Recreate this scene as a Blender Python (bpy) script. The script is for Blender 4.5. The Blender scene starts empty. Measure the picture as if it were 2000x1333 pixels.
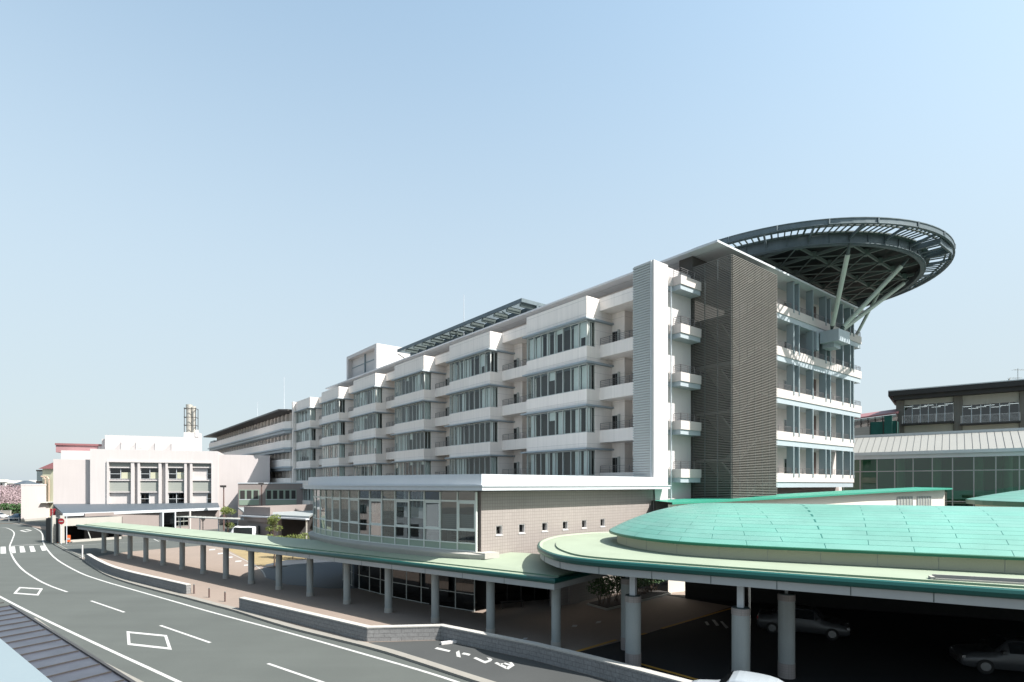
import bpy, bmesh, math, random
from mathutils import Vector
rnd = random.Random(7)
R = math.radians
sc = bpy.context.scene
COL = sc.collection

# ------------------------------------------------------------------ camera, world, sun, exposure
H = 8.1; F = 1100.0; CX = 1000.0; HZ = 948.0      # eye height; focal length and horizon in photo pixels
cam = bpy.data.cameras.new('camera'); cam.sensor_width = 36; cam.lens = F / 2000 * 36
cam.shift_y = (HZ - 666.5) / 2000; cam.clip_start = 0.1; cam.clip_end = 6000
co = bpy.data.objects.new('camera', cam); COL.objects.link(co)
co.location = (0, 0, H); co.rotation_euler = (R(90), 0, 0); sc.camera = co
SUN = Vector((0.80, -0.29, 1.0)).normalized()
el = math.asin(SUN.z); az = math.atan2(SUN.x, SUN.y)
w = bpy.data.worlds.new('World'); sc.world = w; w.use_nodes = True
nt = w.node_tree; bg = nt.nodes['Background']
sky = nt.nodes.new('ShaderNodeTexSky'); sky.sky_type = 'NISHITA'; sky.sun_disc = False
sky.sun_elevation = el; sky.sun_rotation = az; sky.altitude = 0; sky.air_density = 1.0
sky.dust_density = 1.6; sky.ozone_density = 0.3
tcw = nt.nodes.new('ShaderNodeTexCoord'); spx = nt.nodes.new('ShaderNodeSeparateXYZ'); nt.links.new(tcw.outputs['Generated'], spx.inputs[0])
hz_ = nt.nodes.new('ShaderNodeMapRange'); hz_.inputs[1].default_value = -.02; hz_.inputs[2].default_value = 1.05; hz_.inputs[3].default_value = 1; hz_.inputs[4].default_value = 0; hz_.interpolation_type = 'SMOOTHERSTEP'
nt.links.new(spx.outputs[2], hz_.inputs[0])                       # thin ground haze: paler towards the horizon
mxw = nt.nodes.new('ShaderNodeMix'); mxw.data_type = 'RGBA'; mxw.inputs[7].default_value = (1.82, 2.07, 2.27, 1)
hm = nt.nodes.new('ShaderNodeMath'); hm.operation = 'MULTIPLY'; hm.inputs[1].default_value = .92; nt.links.new(hz_.outputs[0], hm.inputs[0])
tn = nt.nodes.new('ShaderNodeMix'); tn.data_type = 'RGBA'; tn.blend_type = 'MULTIPLY'; tn.inputs[0].default_value = 1; tn.inputs[7].default_value = (.98, 1.05, .90, 1)
nt.links.new(sky.outputs[0], tn.inputs[6]); nt.links.new(hm.outputs[0], mxw.inputs[0]); nt.links.new(tn.outputs[2], mxw.inputs[6])
nt.links.new(mxw.outputs[2], bg.inputs[0]); bg.inputs[1].default_value = 0.15
sl = bpy.data.lights.new('sun', 'SUN'); sl.energy = 5.0; sl.angle = R(0.5); sl.color = (1, .955, .90)
so = bpy.data.objects.new('sun', sl); COL.objects.link(so); so.location = (30, -20, 60)
so.rotation_euler = SUN.to_track_quat('Z', 'Y').to_euler()
sc.view_settings.view_transform = 'Standard'; sc.view_settings.look = 'None'
sc.view_settings.exposure = 1.18; sc.view_settings.gamma = 1
sc.cycles.max_bounces = 8; sc.cycles.transparent_max_bounces = 16
sc.cycles.use_denoising = True

def at(px, py, z=0.0):
    d = (H - z) * F / (py - HZ); return ((px - CX) / F * d, d)
def ad(px, d): return ((px - CX) / F * d, d)

# ------------------------------------------------------------------ materials
MATS = {}
def N(nt, t, **k):
    n = nt.nodes.new(t)
    for a, b in k.items(): setattr(n, a, b)
    return n
def mth(nt, op, a, b=None, c=None):
    n = N(nt, 'ShaderNodeMath', operation=op)
    for i, x in enumerate((a, b, c)):
        if x is None: continue
        if isinstance(x, (int, float)): n.inputs[i].default_value = x
        else: nt.links.new(x, n.inputs[i])
    return n.outputs[0]
def mixc(nt, fac, a, b, bt='MIX'):
    n = N(nt, 'ShaderNodeMix', data_type='RGBA', blend_type=bt)
    for s, x in ((0, fac), (6, a), (7, b)):
        if isinstance(x, (int, float)): n.inputs[s].default_value = x
        elif isinstance(x, tuple): n.inputs[s].default_value = (*x[:3], 1)
        else: nt.links.new(x, n.inputs[s])
    return n.outputs[2]
def mat(name, col, rough=.7, metal=0., var=.10, scale=.6, fine=.06, fscale=22., bump=.15, spec=.4,
        brick=None, seams=None, streak=0., vs=None, lane=0.):
    """painted / mineral surface: broad + fine tonal noise, optional tile joints (brick=(dirx,diry,w,h,mortar_col,mortar))
    on walls or ground (dir None = use ground xy), seams=(period, offset, width), rain streaks."""
    m = bpy.data.materials.new(name); m.use_nodes = True; nt = m.node_tree
    b = nt.nodes['Principled BSDF']; L = nt.links
    geo = N(nt, 'ShaderNodeNewGeometry'); pos = geo.outputs['Position']
    n1 = N(nt, 'ShaderNodeTexNoise'); n1.inputs['Scale'].default_value = scale; n1.inputs['Detail'].default_value = 5
    L.new(pos, n1.inputs['Vector'])
    n2 = N(nt, 'ShaderNodeTexNoise'); n2.inputs['Scale'].default_value = fscale; n2.inputs['Detail'].default_value = 3
    L.new(pos, n2.inputs['Vector'])
    v1 = mth(nt, 'MULTIPLY_ADD', n1.outputs[0], 2 * var, 1 - var)
    v2 = mth(nt, 'MULTIPLY_ADD', n2.outputs[0], 2 * fine, 1 - fine)
    v = mth(nt, 'MULTIPLY', v1, v2)
    hgt = n2.outputs[0]
    if streak:
        mp = N(nt, 'ShaderNodeMapping'); mp.inputs['Scale'].default_value = (2.2, 2.2, .12); L.new(pos, mp.inputs[0])
        n3 = N(nt, 'ShaderNodeTexNoise'); n3.inputs['Scale'].default_value = 1.6; n3.inputs['Detail'].default_value = 4
        L.new(mp.outputs[0], n3.inputs['Vector'])
        v = mth(nt, 'MULTIPLY', v, mth(nt, 'MULTIPLY_ADD', n3.outputs[0], 2 * streak, 1 - streak))
    c = col
    if brick:
        dx, dy, bw, bh, mc, ms = brick
        if dx is None: vec = pos
        else:
            dp = N(nt, 'ShaderNodeVectorMath', operation='DOT_PRODUCT'); dp.inputs[1].default_value = (dx, dy, 0)
            L.new(pos, dp.inputs[0]); sx = N(nt, 'ShaderNodeSeparateXYZ'); L.new(pos, sx.inputs[0])
            cb = N(nt, 'ShaderNodeCombineXYZ'); L.new(dp.outputs['Value'], cb.inputs[0]); L.new(sx.outputs[2], cb.inputs[1])
            vec = cb.outputs[0]
        br = N(nt, 'ShaderNodeTexBrick'); br.inputs['Scale'].default_value = 1
        br.inputs['Brick Width'].default_value = bw; br.inputs['Row Height'].default_value = bh
        br.inputs['Mortar Size'].default_value = ms; br.inputs['Mortar Smooth'].default_value = .2
        br.offset = .5 if bw > bh * 1.2 else 0.0
        br.inputs['Color1'].default_value = (*col, 1); br.inputs['Color2'].default_value = (*[x * .94 for x in col], 1)
        br.inputs['Mortar'].default_value = (*mc, 1); L.new(vec, br.inputs[0]); c = br.outputs[0]
        hgt = mth(nt, 'SUBTRACT', mth(nt, 'MULTIPLY', n2.outputs[0], .3), br.outputs[1])
    if seams:
        per, off, wd = seams
        sx = N(nt, 'ShaderNodeSeparateXYZ'); L.new(pos, sx.inputs[0])
        fr = mth(nt, 'FLOORED_MODULO', mth(nt, 'ADD', sx.outputs[2], off), per)
        ln = mth(nt, 'LESS_THAN', fr, wd)
        v = mth(nt, 'MULTIPLY', v, mth(nt, 'MULTIPLY_ADD', ln, -.22, 1))
    if lane:
        mp = N(nt, 'ShaderNodeMapping'); mp.inputs['Rotation'].default_value = (0, 0, .655); mp.inputs['Scale'].default_value = (.035, .75, 1); L.new(pos, mp.inputs[0])
        n4 = N(nt, 'ShaderNodeTexNoise'); n4.inputs['Scale'].default_value = 1.0; n4.inputs['Detail'].default_value = 6; L.new(mp.outputs[0], n4.inputs['Vector'])
        v = mth(nt, 'MULTIPLY', v, mth(nt, 'MULTIPLY_ADD', n4.outputs[0], 2 * lane, 1 - lane))
    if vs:
        dp = N(nt, 'ShaderNodeVectorMath', operation='DOT_PRODUCT'); dp.inputs[1].default_value = (vs[0], vs[1], 0); L.new(pos, dp.inputs[0])
        ln = mth(nt, 'LESS_THAN', mth(nt, 'FLOORED_MODULO', dp.outputs['Value'], vs[2]), .035)
        v = mth(nt, 'MULTIPLY', v, mth(nt, 'MULTIPLY_ADD', ln, -.18, 1))
    cv = N(nt, 'ShaderNodeCombineColor')
    for i in range(3): L.new(v, cv.inputs[i])
    L.new(mixc(nt, 1.0, c, cv.outputs[0], 'MULTIPLY'), b.inputs['Base Color'])
    b.inputs['Roughness'].default_value = rough; b.inputs['Metallic'].default_value = metal
    b.inputs['Specular IOR Level'].default_value = spec
    if bump:
        bp = N(nt, 'ShaderNodeBump'); bp.inputs['Strength'].default_value = bump; bp.inputs['Distance'].default_value = .02
        L.new(hgt, bp.inputs['Height']); L.new(bp.outputs[0], b.inputs['Normal'])
    MATS[name] = m; return m
def glass(name, tint, refl=.09, wob=.0, rough=.0):
    m = bpy.data.materials.new(name); m.use_nodes = True; nt = m.node_tree; L = nt.links
    nt.nodes.remove(nt.nodes['Principled BSDF']); out = nt.nodes['Material Output']
    tr = N(nt, 'ShaderNodeBsdfTransparent'); tr.inputs[0].default_value = (*tint, 1)
    gl = N(nt, 'ShaderNodeBsdfGlossy'); gl.inputs['Roughness'].default_value = rough; gl.inputs[0].default_value = (.96, .97, .98, 1)
    lw = N(nt, 'ShaderNodeLayerWeight'); lw.inputs[0].default_value = .5
    f = mth(nt, 'POWER', lw.outputs['Facing'], 5.0); f = mth(nt, 'MULTIPLY_ADD', f, 1 - refl, refl)
    mx = N(nt, 'ShaderNodeMixShader'); L.new(f, mx.inputs[0]); L.new(tr.outputs[0], mx.inputs[1]); L.new(gl.outputs[0], mx.inputs[2])
    if wob:
        geo = N(nt, 'ShaderNodeNewGeometry'); n = N(nt, 'ShaderNodeTexNoise'); n.inputs['Scale'].default_value = .7
        L.new(geo.outputs['Position'], n.inputs['Vector']); bp = N(nt, 'ShaderNodeBump')
        bp.inputs['Strength'].default_value = wob; bp.inputs['Distance'].default_value = .1
        L.new(n.outputs[0], bp.inputs['Height']); L.new(bp.outputs[0], gl.inputs['Normal'])
    L.new(mx.outputs[0], out.inputs[0]); MATS[name] = m; return m
def lamp_mat(name, col, s):
    m = bpy.data.materials.new(name); m.use_nodes = True; b = m.node_tree.nodes['Principled BSDF']
    b.inputs['Emission Color'].default_value = (*col, 1); b.inputs['Emission Strength'].default_value = s
    b.inputs['Base Color'].default_value = (*col, 1); return m
def roofmat(name, col, line):
    """sheet metal courses laid out by UV: u metres along the eave, v courses up the slope"""
    m = bpy.data.materials.new(name); m.use_nodes = True; nt = m.node_tree; L = nt.links; b = nt.nodes['Principled BSDF']
    tc = N(nt, 'ShaderNodeTexCoord'); br = N(nt, 'ShaderNodeTexBrick'); br.offset = .5
    for k, v in (('Scale', 1), ('Brick Width', 3.0), ('Row Height', .55), ('Mortar Size', .016), ('Mortar Smooth', .0)): br.inputs[k].default_value = v
    br.inputs['Color1'].default_value = (*col, 1); br.inputs['Color2'].default_value = (col[0] * 1.12, col[1] * .96, col[2] * .99, 1)
    br.inputs['Mortar'].default_value = (*line, 1); L.new(tc.outputs['UV'], br.inputs[0])
    n = N(nt, 'ShaderNodeTexNoise'); n.inputs['Scale'].default_value = .5; n.inputs['Detail'].default_value = 9; n.inputs['Roughness'].default_value = .65
    g = N(nt, 'ShaderNodeNewGeometry'); L.new(g.outputs['Position'], n.inputs['Vector'])
    v = mth(nt, 'MULTIPLY_ADD', n.outputs[0], .6, .70); cv = N(nt, 'ShaderNodeCombineColor')
    for i in range(3): L.new(v, cv.inputs[i])
    L.new(mixc(nt, 1.0, br.outputs[0], cv.outputs[0], 'MULTIPLY'), b.inputs['Base Color'])
    sx = N(nt, 'ShaderNodeSeparateXYZ'); L.new(tc.outputs['UV'], sx.inputs[0])
    saw = mth(nt, 'FLOORED_MODULO', sx.outputs[1], .55)
    bp = N(nt, 'ShaderNodeBump'); bp.inputs['Strength'].default_value = .5; bp.inputs['Distance'].default_value = .03
    L.new(mth(nt, 'SUBTRACT', saw, mth(nt, 'MULTIPLY', br.outputs[1], .6)), bp.inputs['Height']); L.new(bp.outputs[0], b.inputs['Normal'])
    b.inputs['Roughness'].default_value = .42; MATS[name] = m; return m

WALL = mat('cream_wall', (.75, .69, .64), .75, var=.05, scale=.3, fine=.03, streak=.11, seams=(1.333, .05, .045), vs=(-.618, .786, 2.9), bump=.08)
WALLP = mat('plain_cream_wall', (0.44, 0.405, 0.39), .75, var=.04, scale=.2, fine=.03, streak=.05, bump=.08)
WHITE = mat('white_render', (0.46, 0.445, 0.44), .7, var=.04, scale=.3, streak=.05, bump=.05)
PANEL = mat('white_metal_panel', (0.44, 0.465, 0.49), .4, var=.04, fine=.02, streak=.04, bump=.0)
PALE = mat('pale_blue_metal', (0.3, 0.345, 0.375), .45, var=.06, fine=.03, streak=.05, bump=.0)
SOFF = mat('pale_soffit', (0.34, 0.33, 0.32), .7, var=.04, fine=.02, bump=0)
PIER = mat('blue_grey_pier', (0.2, 0.245, 0.265), .5, var=.06, fine=.03, streak=.06, bump=0)
FRAME = mat('window_frame_metal', (.42, .44, .42), .5, metal=0, var=.05, bump=0)
DKMET = mat('dark_bronze_metal', (.055, .05, .048), .45, metal=.4, var=.1, bump=0)
RAIL = mat('railing_metal', (.16, .15, .15), .4, metal=.6, var=.1, bump=0)
GALV = mat('galvanised_steel', (.10, .128, .143), .5, metal=.45, var=.3, scale=1.2, fine=.15, fscale=9, streak=.15, bump=.05)
STEELD = mat('dark_truss_steel', (0.055, 0.075, 0.075), .55, metal=.2, var=.2, scale=1, bump=0)
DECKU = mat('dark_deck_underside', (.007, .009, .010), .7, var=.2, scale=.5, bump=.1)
STRUT = mat('pale_green_painted_steel', (0.36, 0.41, 0.365), .4, var=.05, fine=.03, bump=0)
SCREEN = mat('weathered_screen_slat', (.17, .162, .148), .5, metal=.3, var=.12, scale=.8, fine=.1, streak=.1, bump=0)
LOUV = mat('grey_blue_louvre', (.37, .39, .385), .5, var=.05, bump=0)
CONC = mat('grey_concrete', (0.22, 0.22, 0.21), .85, var=.12, scale=.7, fine=.1, streak=.16, bump=.25)
CONCL = mat('light_concrete', (0.32, 0.31, 0.285), .85, var=.10, scale=.8, fine=.1, streak=.05, bump=.2)
CONCB = mat('column_concrete', (0.27, 0.29, 0.285), .8, var=.12, scale=1.1, fine=.08, streak=.18, bump=.15)
DARKIN = mat('dark_interior', (.03, .028, .027), .8, var=.2, bump=0)  # near-black: unlit rooms and voids carry their shade in this colour
ROOMW = mat('unlit_room_wall', (.075, .07, .068), .8, var=.1, bump=0)  # darkened colour stands for the lack of light indoors
CURT = mat('white_curtain', (.78, .79, .76), .8, var=.08, scale=3, bump=0)
BRICK = mat('brown_tile', (.258, .232, .216), .7, var=.06, scale=.4, fine=.05, brick=(.707, .707, .20, .20, (.19, .165, .152), .016), bump=.3, streak=.08)
BRICK2 = mat('brown_tile_return', (0.255, 0.205, 0.19), .7, var=.06, scale=.4, brick=(-.707, .707, .24, .20, (.22, .18, .165), .010), bump=.3)
ANW = mat('annex_white_render', (.44, .415, .41), .7, var=.04, scale=.3, streak=.06, bump=.05)
ANP = mat('annex_pinkish_render', (.43, .395, .388), .7, var=.05, scale=.3, streak=.06, bump=.05)
BLOCK = mat('split_face_block', (0.19, 0.19, 0.19), .9, var=.18, scale=1.4, fine=.35, fscale=11, brick=(-.76, .65, .40, .20, (.12, .12, .12), .008), bump=.9)
COPING = mat('block_coping', (0.34, 0.33, 0.31), .85, var=.14, scale=1.6, fine=.12, bump=.3)
ASPH = mat('asphalt', (.066, .073, .068), .85, var=.20, scale=.22, fine=.22, fscale=45, bump=.3, spec=.35, lane=.16)
ASPHD = mat('shade_dark_asphalt', (.014, .015, .016), .9, var=.2, scale=.3, fine=.2, fscale=60, bump=.25, spec=.3)  # asphalt taken near-black so the colour carries the porch shade
PAINT = mat('road_paint', (.36, .36, .35), .7, var=.22, scale=2.5, fine=.3, fscale=28, bump=.1)
YELLOW = mat('yellow_paint', (0.36, 0.19, 0.025), .7, var=.15, scale=1.5, fine=.2, bump=.1)
PAVE = mat('brown_paving', (.205, .165, .138), .85, var=.1, scale=.25, fine=.12, fscale=14, brick=(None, None, .30, .15, (.19, .145, .12), .008), bump=.2)
GROUND = mat('far_ground', (0.12, 0.115, 0.1), .9, var=.2, scale=.03, bump=.1)
STRAW = mat('dry_lawn', (0.22, 0.17, 0.09), .95, var=.25, scale=.6, fine=.35, fscale=30, bump=.6)
DARKPAVE = mat('dark_paving', (0.045, 0.052, 0.062), .6, var=.2, scale=.5, fine=.15, brick=(None, None, .6, .6, (.06, .07, .08), .012), bump=.2)
KERB = mat('kerb_concrete', (.20, .19, .17), .85, var=.15, scale=1.1, fine=.15, bump=.3)
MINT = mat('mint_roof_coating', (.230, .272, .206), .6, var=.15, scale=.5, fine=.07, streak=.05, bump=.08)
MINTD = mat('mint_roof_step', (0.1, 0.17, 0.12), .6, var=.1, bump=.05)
TEAL = mat('teal_fascia', (.004, .06, .052), .35, var=.08, scale=.5, fine=.04, bump=0)
TEALD = mat('dark_green_edge', (0.006, 0.1, 0.055), .4, var=.08, bump=0)
CREAMP = mat('cream_panel', (0.4, 0.4, 0.3), .6, var=.05, bump=0)
FASC = mat('grey_fascia_panel', (0.3, 0.31, 0.31), .55, var=.05, fine=.03, streak=.05, bump=0)
TURQ = roofmat('turquoise_roof', (.105, .268, .222), (.012, .105, .085))
TILEC = mat('small_square_tile', (0.26, 0.23, 0.22), .6, var=.06, fine=.05, brick=(.8, .6, .10, .10, (.2, .18, .17), .008), bump=.3)
PINKROOF = mat('dusty_pink_metal', (0.21, 0.09, 0.095), .6, var=.08, bump=0)
SLROOF = mat('slate_blue_roof', (0.055, 0.07, 0.085), .55, var=.1, scale=.5, bump=.1)
GREYW = mat('taupe_wall', (0.22, 0.19, 0.18), .8, var=.06, scale=.3, streak=.06, bump=.1)
GREYP = mat('grey_wall_panel', (0.24, 0.255, 0.235), .7, var=.05, seams=(.45, 0, .03), bump=0)
ROOFM = mat('grey_standing_seam', (0.23, 0.23, 0.215), .5, var=.06, scale=.4, streak=.05, bump=.1)
BLKROOF = mat('near_black_roof', (.018, .017, .017), .6, var=.2, bump=.1)
EXPC = mat('weathered_frame_concrete', (0.12, 0.115, 0.105), .9, var=.25, scale=.8, fine=.15, streak=.3, bump=.3)
NETG = mat('dark_green_net', (.01, .07, .06), .9, var=.2, bump=.1)
LEDGE = mat('pale_painted_ledge', (0.165, 0.205, 0.225), .5, var=.04, fine=.03, bump=.03)
TUBEG = mat('glass_canopy_sheet', (.035, .036, .048), .35, var=.6, scale=2.2, fine=.15, fscale=6, bump=.05, spec=.6)
BARK = mat('bark', (.09, .065, .05), .95, var=.3, scale=6, fine=.2, bump=.6)
LEAF1 = mat('fresh_green_leaf', (0.085, 0.11, 0.02), .7, var=.45, scale=2.5, bump=0)
LEAF2 = mat('dark_green_leaf', (.03, .075, .02), .7, var=.4, scale=2, bump=0)
BLOSS = mat('cherry_blossom', (.27, .205, .22), .8, var=.35, scale=1.5, bump=0)
RED = mat('red_paint', (.26, .012, .02), .45, var=.05, bump=0)
ORANGE = mat('orange_plastic', (.62, .12, .03), .5, var=.05, bump=0)
CARW = mat('white_car_paint', (0.5, 0.51, 0.52), .25, var=.02, fine=.01, bump=0, spec=.6)
CARS = mat('shade_dark_car_paint', (.045, .047, .05), .35, metal=0, var=.02, bump=0, spec=.6)  # pale car paint darkened to near-black to stand for porch shade
TYRE = mat('tyre_rubber', (.02, .02, .02), .9, bump=0)
CHROME = mat('bright_metal', (.6, .6, .6), .25, metal=.9, var=.05, bump=0)
GL = glass('window_glass', (.74, .80, .79), .045)
GLP = glass('pavilion_glass', (.36, .41, .40), .21, wob=.012)
GLG = glass('green_hall_glass', (.16, .42, .27), .07, wob=.01)
GLD = glass('dark_glass', (.10, .12, .13), .07)
PANG = mat('pale_green_spandrel', (0.2, 0.26, 0.21), .3, var=.04, bump=0, spec=.6)
FARW = mat('far_window', (.022, .027, .032), .35, var=.2, bump=0, spec=.25)
LAMPW = lamp_mat('ceiling_lamp', (1, .97, .9), 3.0)
BLIND = mat('blind_slats', (.30, .34, .36), .5, var=.05, seams=(.12, 0, .04), bump=0)

# ------------------------------------------------------------------ mesh helpers
class Fr:
    def __init__(s, x, y, a, b=None):
        n = math.hypot(*a); s.a = (a[0] / n, a[1] / n); s.b = b or (-s.a[1], s.a[0]); s.o = (x, y)
    def p(s, u, v): return (s.o[0] + s.a[0] * u + s.b[0] * v, s.o[1] + s.a[1] * u + s.b[1] * v)
ID = Fr(0, 0, (1, 0))
OFF = {}
class MB:
    def __init__(s, fr=ID): s.v = []; s.f = []; s.m = []; s.fr = fr; s.uv = {}
    def P(s, u, v, z): x, y = s.fr.p(u, v); return (x, y, z)
    def face(s, pts, m=0):
        i = len(s.v); s.v += [tuple(p) for p in pts]; s.f.append(tuple(range(i, i + len(pts)))); s.m.append(m)
    def hexa(s, q, m=0):
        i = len(s.v); s.v += [tuple(p) for p in q]
        for f in ((0, 3, 2, 1), (4, 5, 6, 7), (0, 1, 5, 4), (1, 2, 6, 5), (2, 3, 7, 6), (3, 0, 4, 7)):
            s.f.append(tuple(i + k for k in f)); s.m.append(m)
    def box(s, u0, u1, v0, v1, z0, z1, m=0):
        P = s.P
        s.hexa([P(u0, v0, z0), P(u1, v0, z0), P(u1, v1, z0), P(u0, v1, z0), P(u0, v0, z1), P(u1, v0, z1), P(u1, v1, z1), P(u0, v1, z1)], m)
        return s
    def prism(s, pts, z0, z1, m=0, mt=None):
        n = len(pts); i = len(s.v)
        zz0 = z0 if isinstance(z0, (list, tuple)) else [z0] * n; zz1 = z1 if isinstance(z1, (list, tuple)) else [z1] * n
        s.v += [s.P(u, v, a) for (u, v), a in zip(pts, zz0)] + [s.P(u, v, a) for (u, v), a in zip(pts, zz1)]
        s.f.append(tuple(i + k for k in range(n))); s.m.append(m)
        s.f.append(tuple(i + n + k for k in range(n))); s.m.append(m if mt is None else mt)
        for k in range(n):
            k2 = (k + 1) % n; s.f.append((i + k, i + k2, i + n + k2, i + n + k)); s.m.append(m)
        return s
    def strip(s, A, B, m=0):                                   # quads between two equal polylines of 3-D points
        i = len(s.v); n = len(A); s.v += [tuple(p) for p in A] + [tuple(p) for p in B]
        for k in range(n - 1): s.f.append((i + k, i + k + 1, i + n + k + 1, i + n + k)); s.m.append(m)
        return s
    def loft(s, rings, m=0, closed=True):
        for A, B in zip(rings, rings[1:]):
            if closed: s.strip(A + [A[0]], B + [B[0]], m)
            else: s.strip(A, B, m)
        return s
    def tube(s, p, q, r, n=8, m=0, r2=None, cap=True):
        p = Vector(p); q = Vector(q); d = (q - p).normalized(); r2 = r if r2 is None else r2
        x = d.orthogonal().normalized(); y = d.cross(x); i = len(s.v)
        for c, rr in ((p, r), (q, r2)):
            for k in range(n):
                a = 2 * math.pi * k / n; s.v.append(tuple(c + (x * math.cos(a) + y * math.sin(a)) * rr))
        for k in range(n): s.f.append((i + k, i + (k + 1) % n, i + n + (k + 1) % n, i + n + k)); s.m.append(m)
        if cap: s.f.append(tuple(i + k for k in range(n))); s.m.append(m); s.f.append(tuple(i + n + k for k in range(n))); s.m.append(m)
        return s
    def beam(s, p, q, w, h, m=0):
        p = Vector(p); q = Vector(q); d = (q - p).normalized(); up = Vector((0, 0, 1))
        if abs(d.z) > .98: up = Vector((0, 1, 0))
        x = d.cross(up).normalized() * (w / 2); y = x.cross(d).normalized() * (h / 2)
        s.hexa([p - x - y, p + x - y, p + x + y, p - x + y, q - x - y, q + x - y, q + x + y, q - x + y], m); return s
    def wall(s, u0, u1, v0, v1, z0, z1, holes, m=0):           # wall slab in the u-z plane with rectangular holes
        us = sorted({u0, u1, *[h[0] for h in holes], *[h[1] for h in holes]}); us = [u for u in us if u0 <= u <= u1]
        for a, b in zip(us, us[1:]):
            c = (a + b) / 2; hs = sorted([(h[2], h[3]) for h in holes if h[0] < c < h[1]]); z = z0
            for ha, hb in hs:
                if ha > z: s.box(a, b, v0, v1, z, ha, m)
                z = hb
            if z < z1: s.box(a, b, v0, v1, z, z1, m)
        return s
    def build(s, name, mats, parent=None, label=None, smooth=False, recalc=True):
        me = bpy.data.meshes.new(name); mats = mats if isinstance(mats, (list, tuple)) else [mats]
        r = parent
        while r is not None and r.parent is not None: r = r.parent
        if r is not None: off = Vector(r.location)
        else:
            xs = [v[0] for v in s.v]; ys = [v[1] for v in s.v]; zs = [v[2] for v in s.v]
            off = Vector(((min(xs) + max(xs)) / 2, (min(ys) + max(ys)) / 2, min(zs)))
        me.from_pydata([(v[0] - off.x, v[1] - off.y, v[2] - off.z) for v in s.v], [], s.f)
        for m in mats: me.materials.append(m)
        me.polygons.foreach_set('material_index', s.m)
        if s.uv:
            ul = me.uv_layers.new(name='UVMap')
            for l in me.loops: ul.data[l.index].uv = s.uv.get(l.vertex_index, (0, 0))
        if recalc:
            bm = bmesh.new(); bm.from_mesh(me); bmesh.ops.recalc_face_normals(bm, faces=bm.faces); bm.to_mesh(me); bm.free()
        if smooth: me.polygons.foreach_set('use_smooth', [True] * len(me.polygons))
        me.update(); o = bpy.data.objects.new(name, me); COL.objects.link(o)
        if parent is not None: o.parent = parent
        else: o.location = off
        if label: o['label'] = label
        return o
def tag(o, label, cat, group=None, kind=None):
    if label: o['label'] = label
    if cat: o['category'] = cat
    if group: o['group'] = group
    if kind: o['kind'] = kind
    return o
def thing(name, label, cat, loc=(0, 0, 0), group=None):
    o = bpy.data.objects.new(name, None); o.empty_display_size = .5; COL.objects.link(o); o.location = loc
    return tag(o, label, cat, group)
def struct(o): o['kind'] = 'structure'; return o
def kids(o): return [c for c in bpy.data.objects if c.parent == o]
def dup(root, loc, label=None, rz=None):
    r = root.copy(); COL.objects.link(r); r.location = loc
    if rz is not None: r.rotation_euler = (0, 0, rz)
    if label: r['label'] = label
    def rec(a, b):
        for c in kids(a):
            d = c.copy(); COL.objects.link(d); d.parent = b; rec(c, d)
    rec(root, r); return r
def poly_off(pts, d, closed=True):
    """offset polyline to its right-hand side by d (mitred)"""
    n = len(pts); out = []
    for i in range(n):
        if closed: a, b, c = pts[i - 1], pts[i], pts[(i + 1) % n]
        else: a, b, c = pts[max(i - 1, 0)], pts[i], pts[min(i + 1, n - 1)]
        d1 = Vector((b[0] - a[0], b[1] - a[1])); d2 = Vector((c[0] - b[0], c[1] - b[1]))
        if d1.length < 1e-6: d1 = d2
        if d2.length < 1e-6: d2 = d1
        d1.normalize(); d2.normalize(); n1 = Vector((d1.y, -d1.x)); n2 = Vector((d2.y, -d2.x))
        m = n1 + n2; m = m / max(.35, m.length_squared) * 2 if m.length > .01 else n1
        out.append((b[0] + m.x * d, b[1] + m.y * d))
    return out
def spline(pts, n=8, closed=False):
    out = []; N_ = len(pts); rng = range(N_ if closed else N_ - 1)
    g = (lambda i: pts[i % N_]) if closed else (lambda i: pts[min(max(i, 0), N_ - 1)])
    for i in rng:
        p0, p1, p2, p3 = g(i - 1), g(i), g(i + 1), g(i + 2)
        for k in range(n):
            t = k / n; out.append(tuple(.5 * (2 * p1[j] + (p2[j] - p0[j]) * t + (2 * p0[j] - 5 * p1[j] + 4 * p2[j] - p3[j]) * t * t + (3 * p1[j] - p0[j] - 3 * p2[j] + p3[j]) * t ** 3) for j in range(len(p1))))
    if not closed: out.append(tuple(pts[-1]))
    return out
def resample(pts, step):
    L = [0]
    for a, b in zip(pts, pts[1:]): L.append(L[-1] + math.dist(a, b))
    n = max(1, round(L[-1] / step)); out = []; j = 0
    for k in range(n + 1):
        t = L[-1] * k / n
        while j < len(L) - 2 and L[j + 1] < t: j += 1
        f = (t - L[j]) / max(1e-9, L[j + 1] - L[j]); out.append(tuple(a + (b - a) * f for a, b in zip(pts[j], pts[j + 1])))
    return out
def railing(mb, u0, u1, v, z0, z1, n=4, m=0, step=1.3, along='u', r=.022):
    q = (lambda a, z: mb.P(a, v, z)) if along == 'u' else (lambda a, z: mb.P(v, a, z))
    for k in range(n):
        z = z0 + (z1 - z0) * (k + 1) / n; mb.beam(q(u0, z), q(u1, z), r * (1.6 if k == n - 1 else 1), r * (1.6 if k == n - 1 else 1), m)
    c = max(1, round((u1 - u0) / step))
    for k in range(c + 1):
        a = u0 + (u1 - u0) * k / c; mb.beam(q(a, z0), q(a, z1), .035, .035, m)

UNDER = mat('shade_black_board', (.028, .027, .026), .9, var=.15, bump=0)  # deep shade of undersides and porch walls put into the base colour

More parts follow.
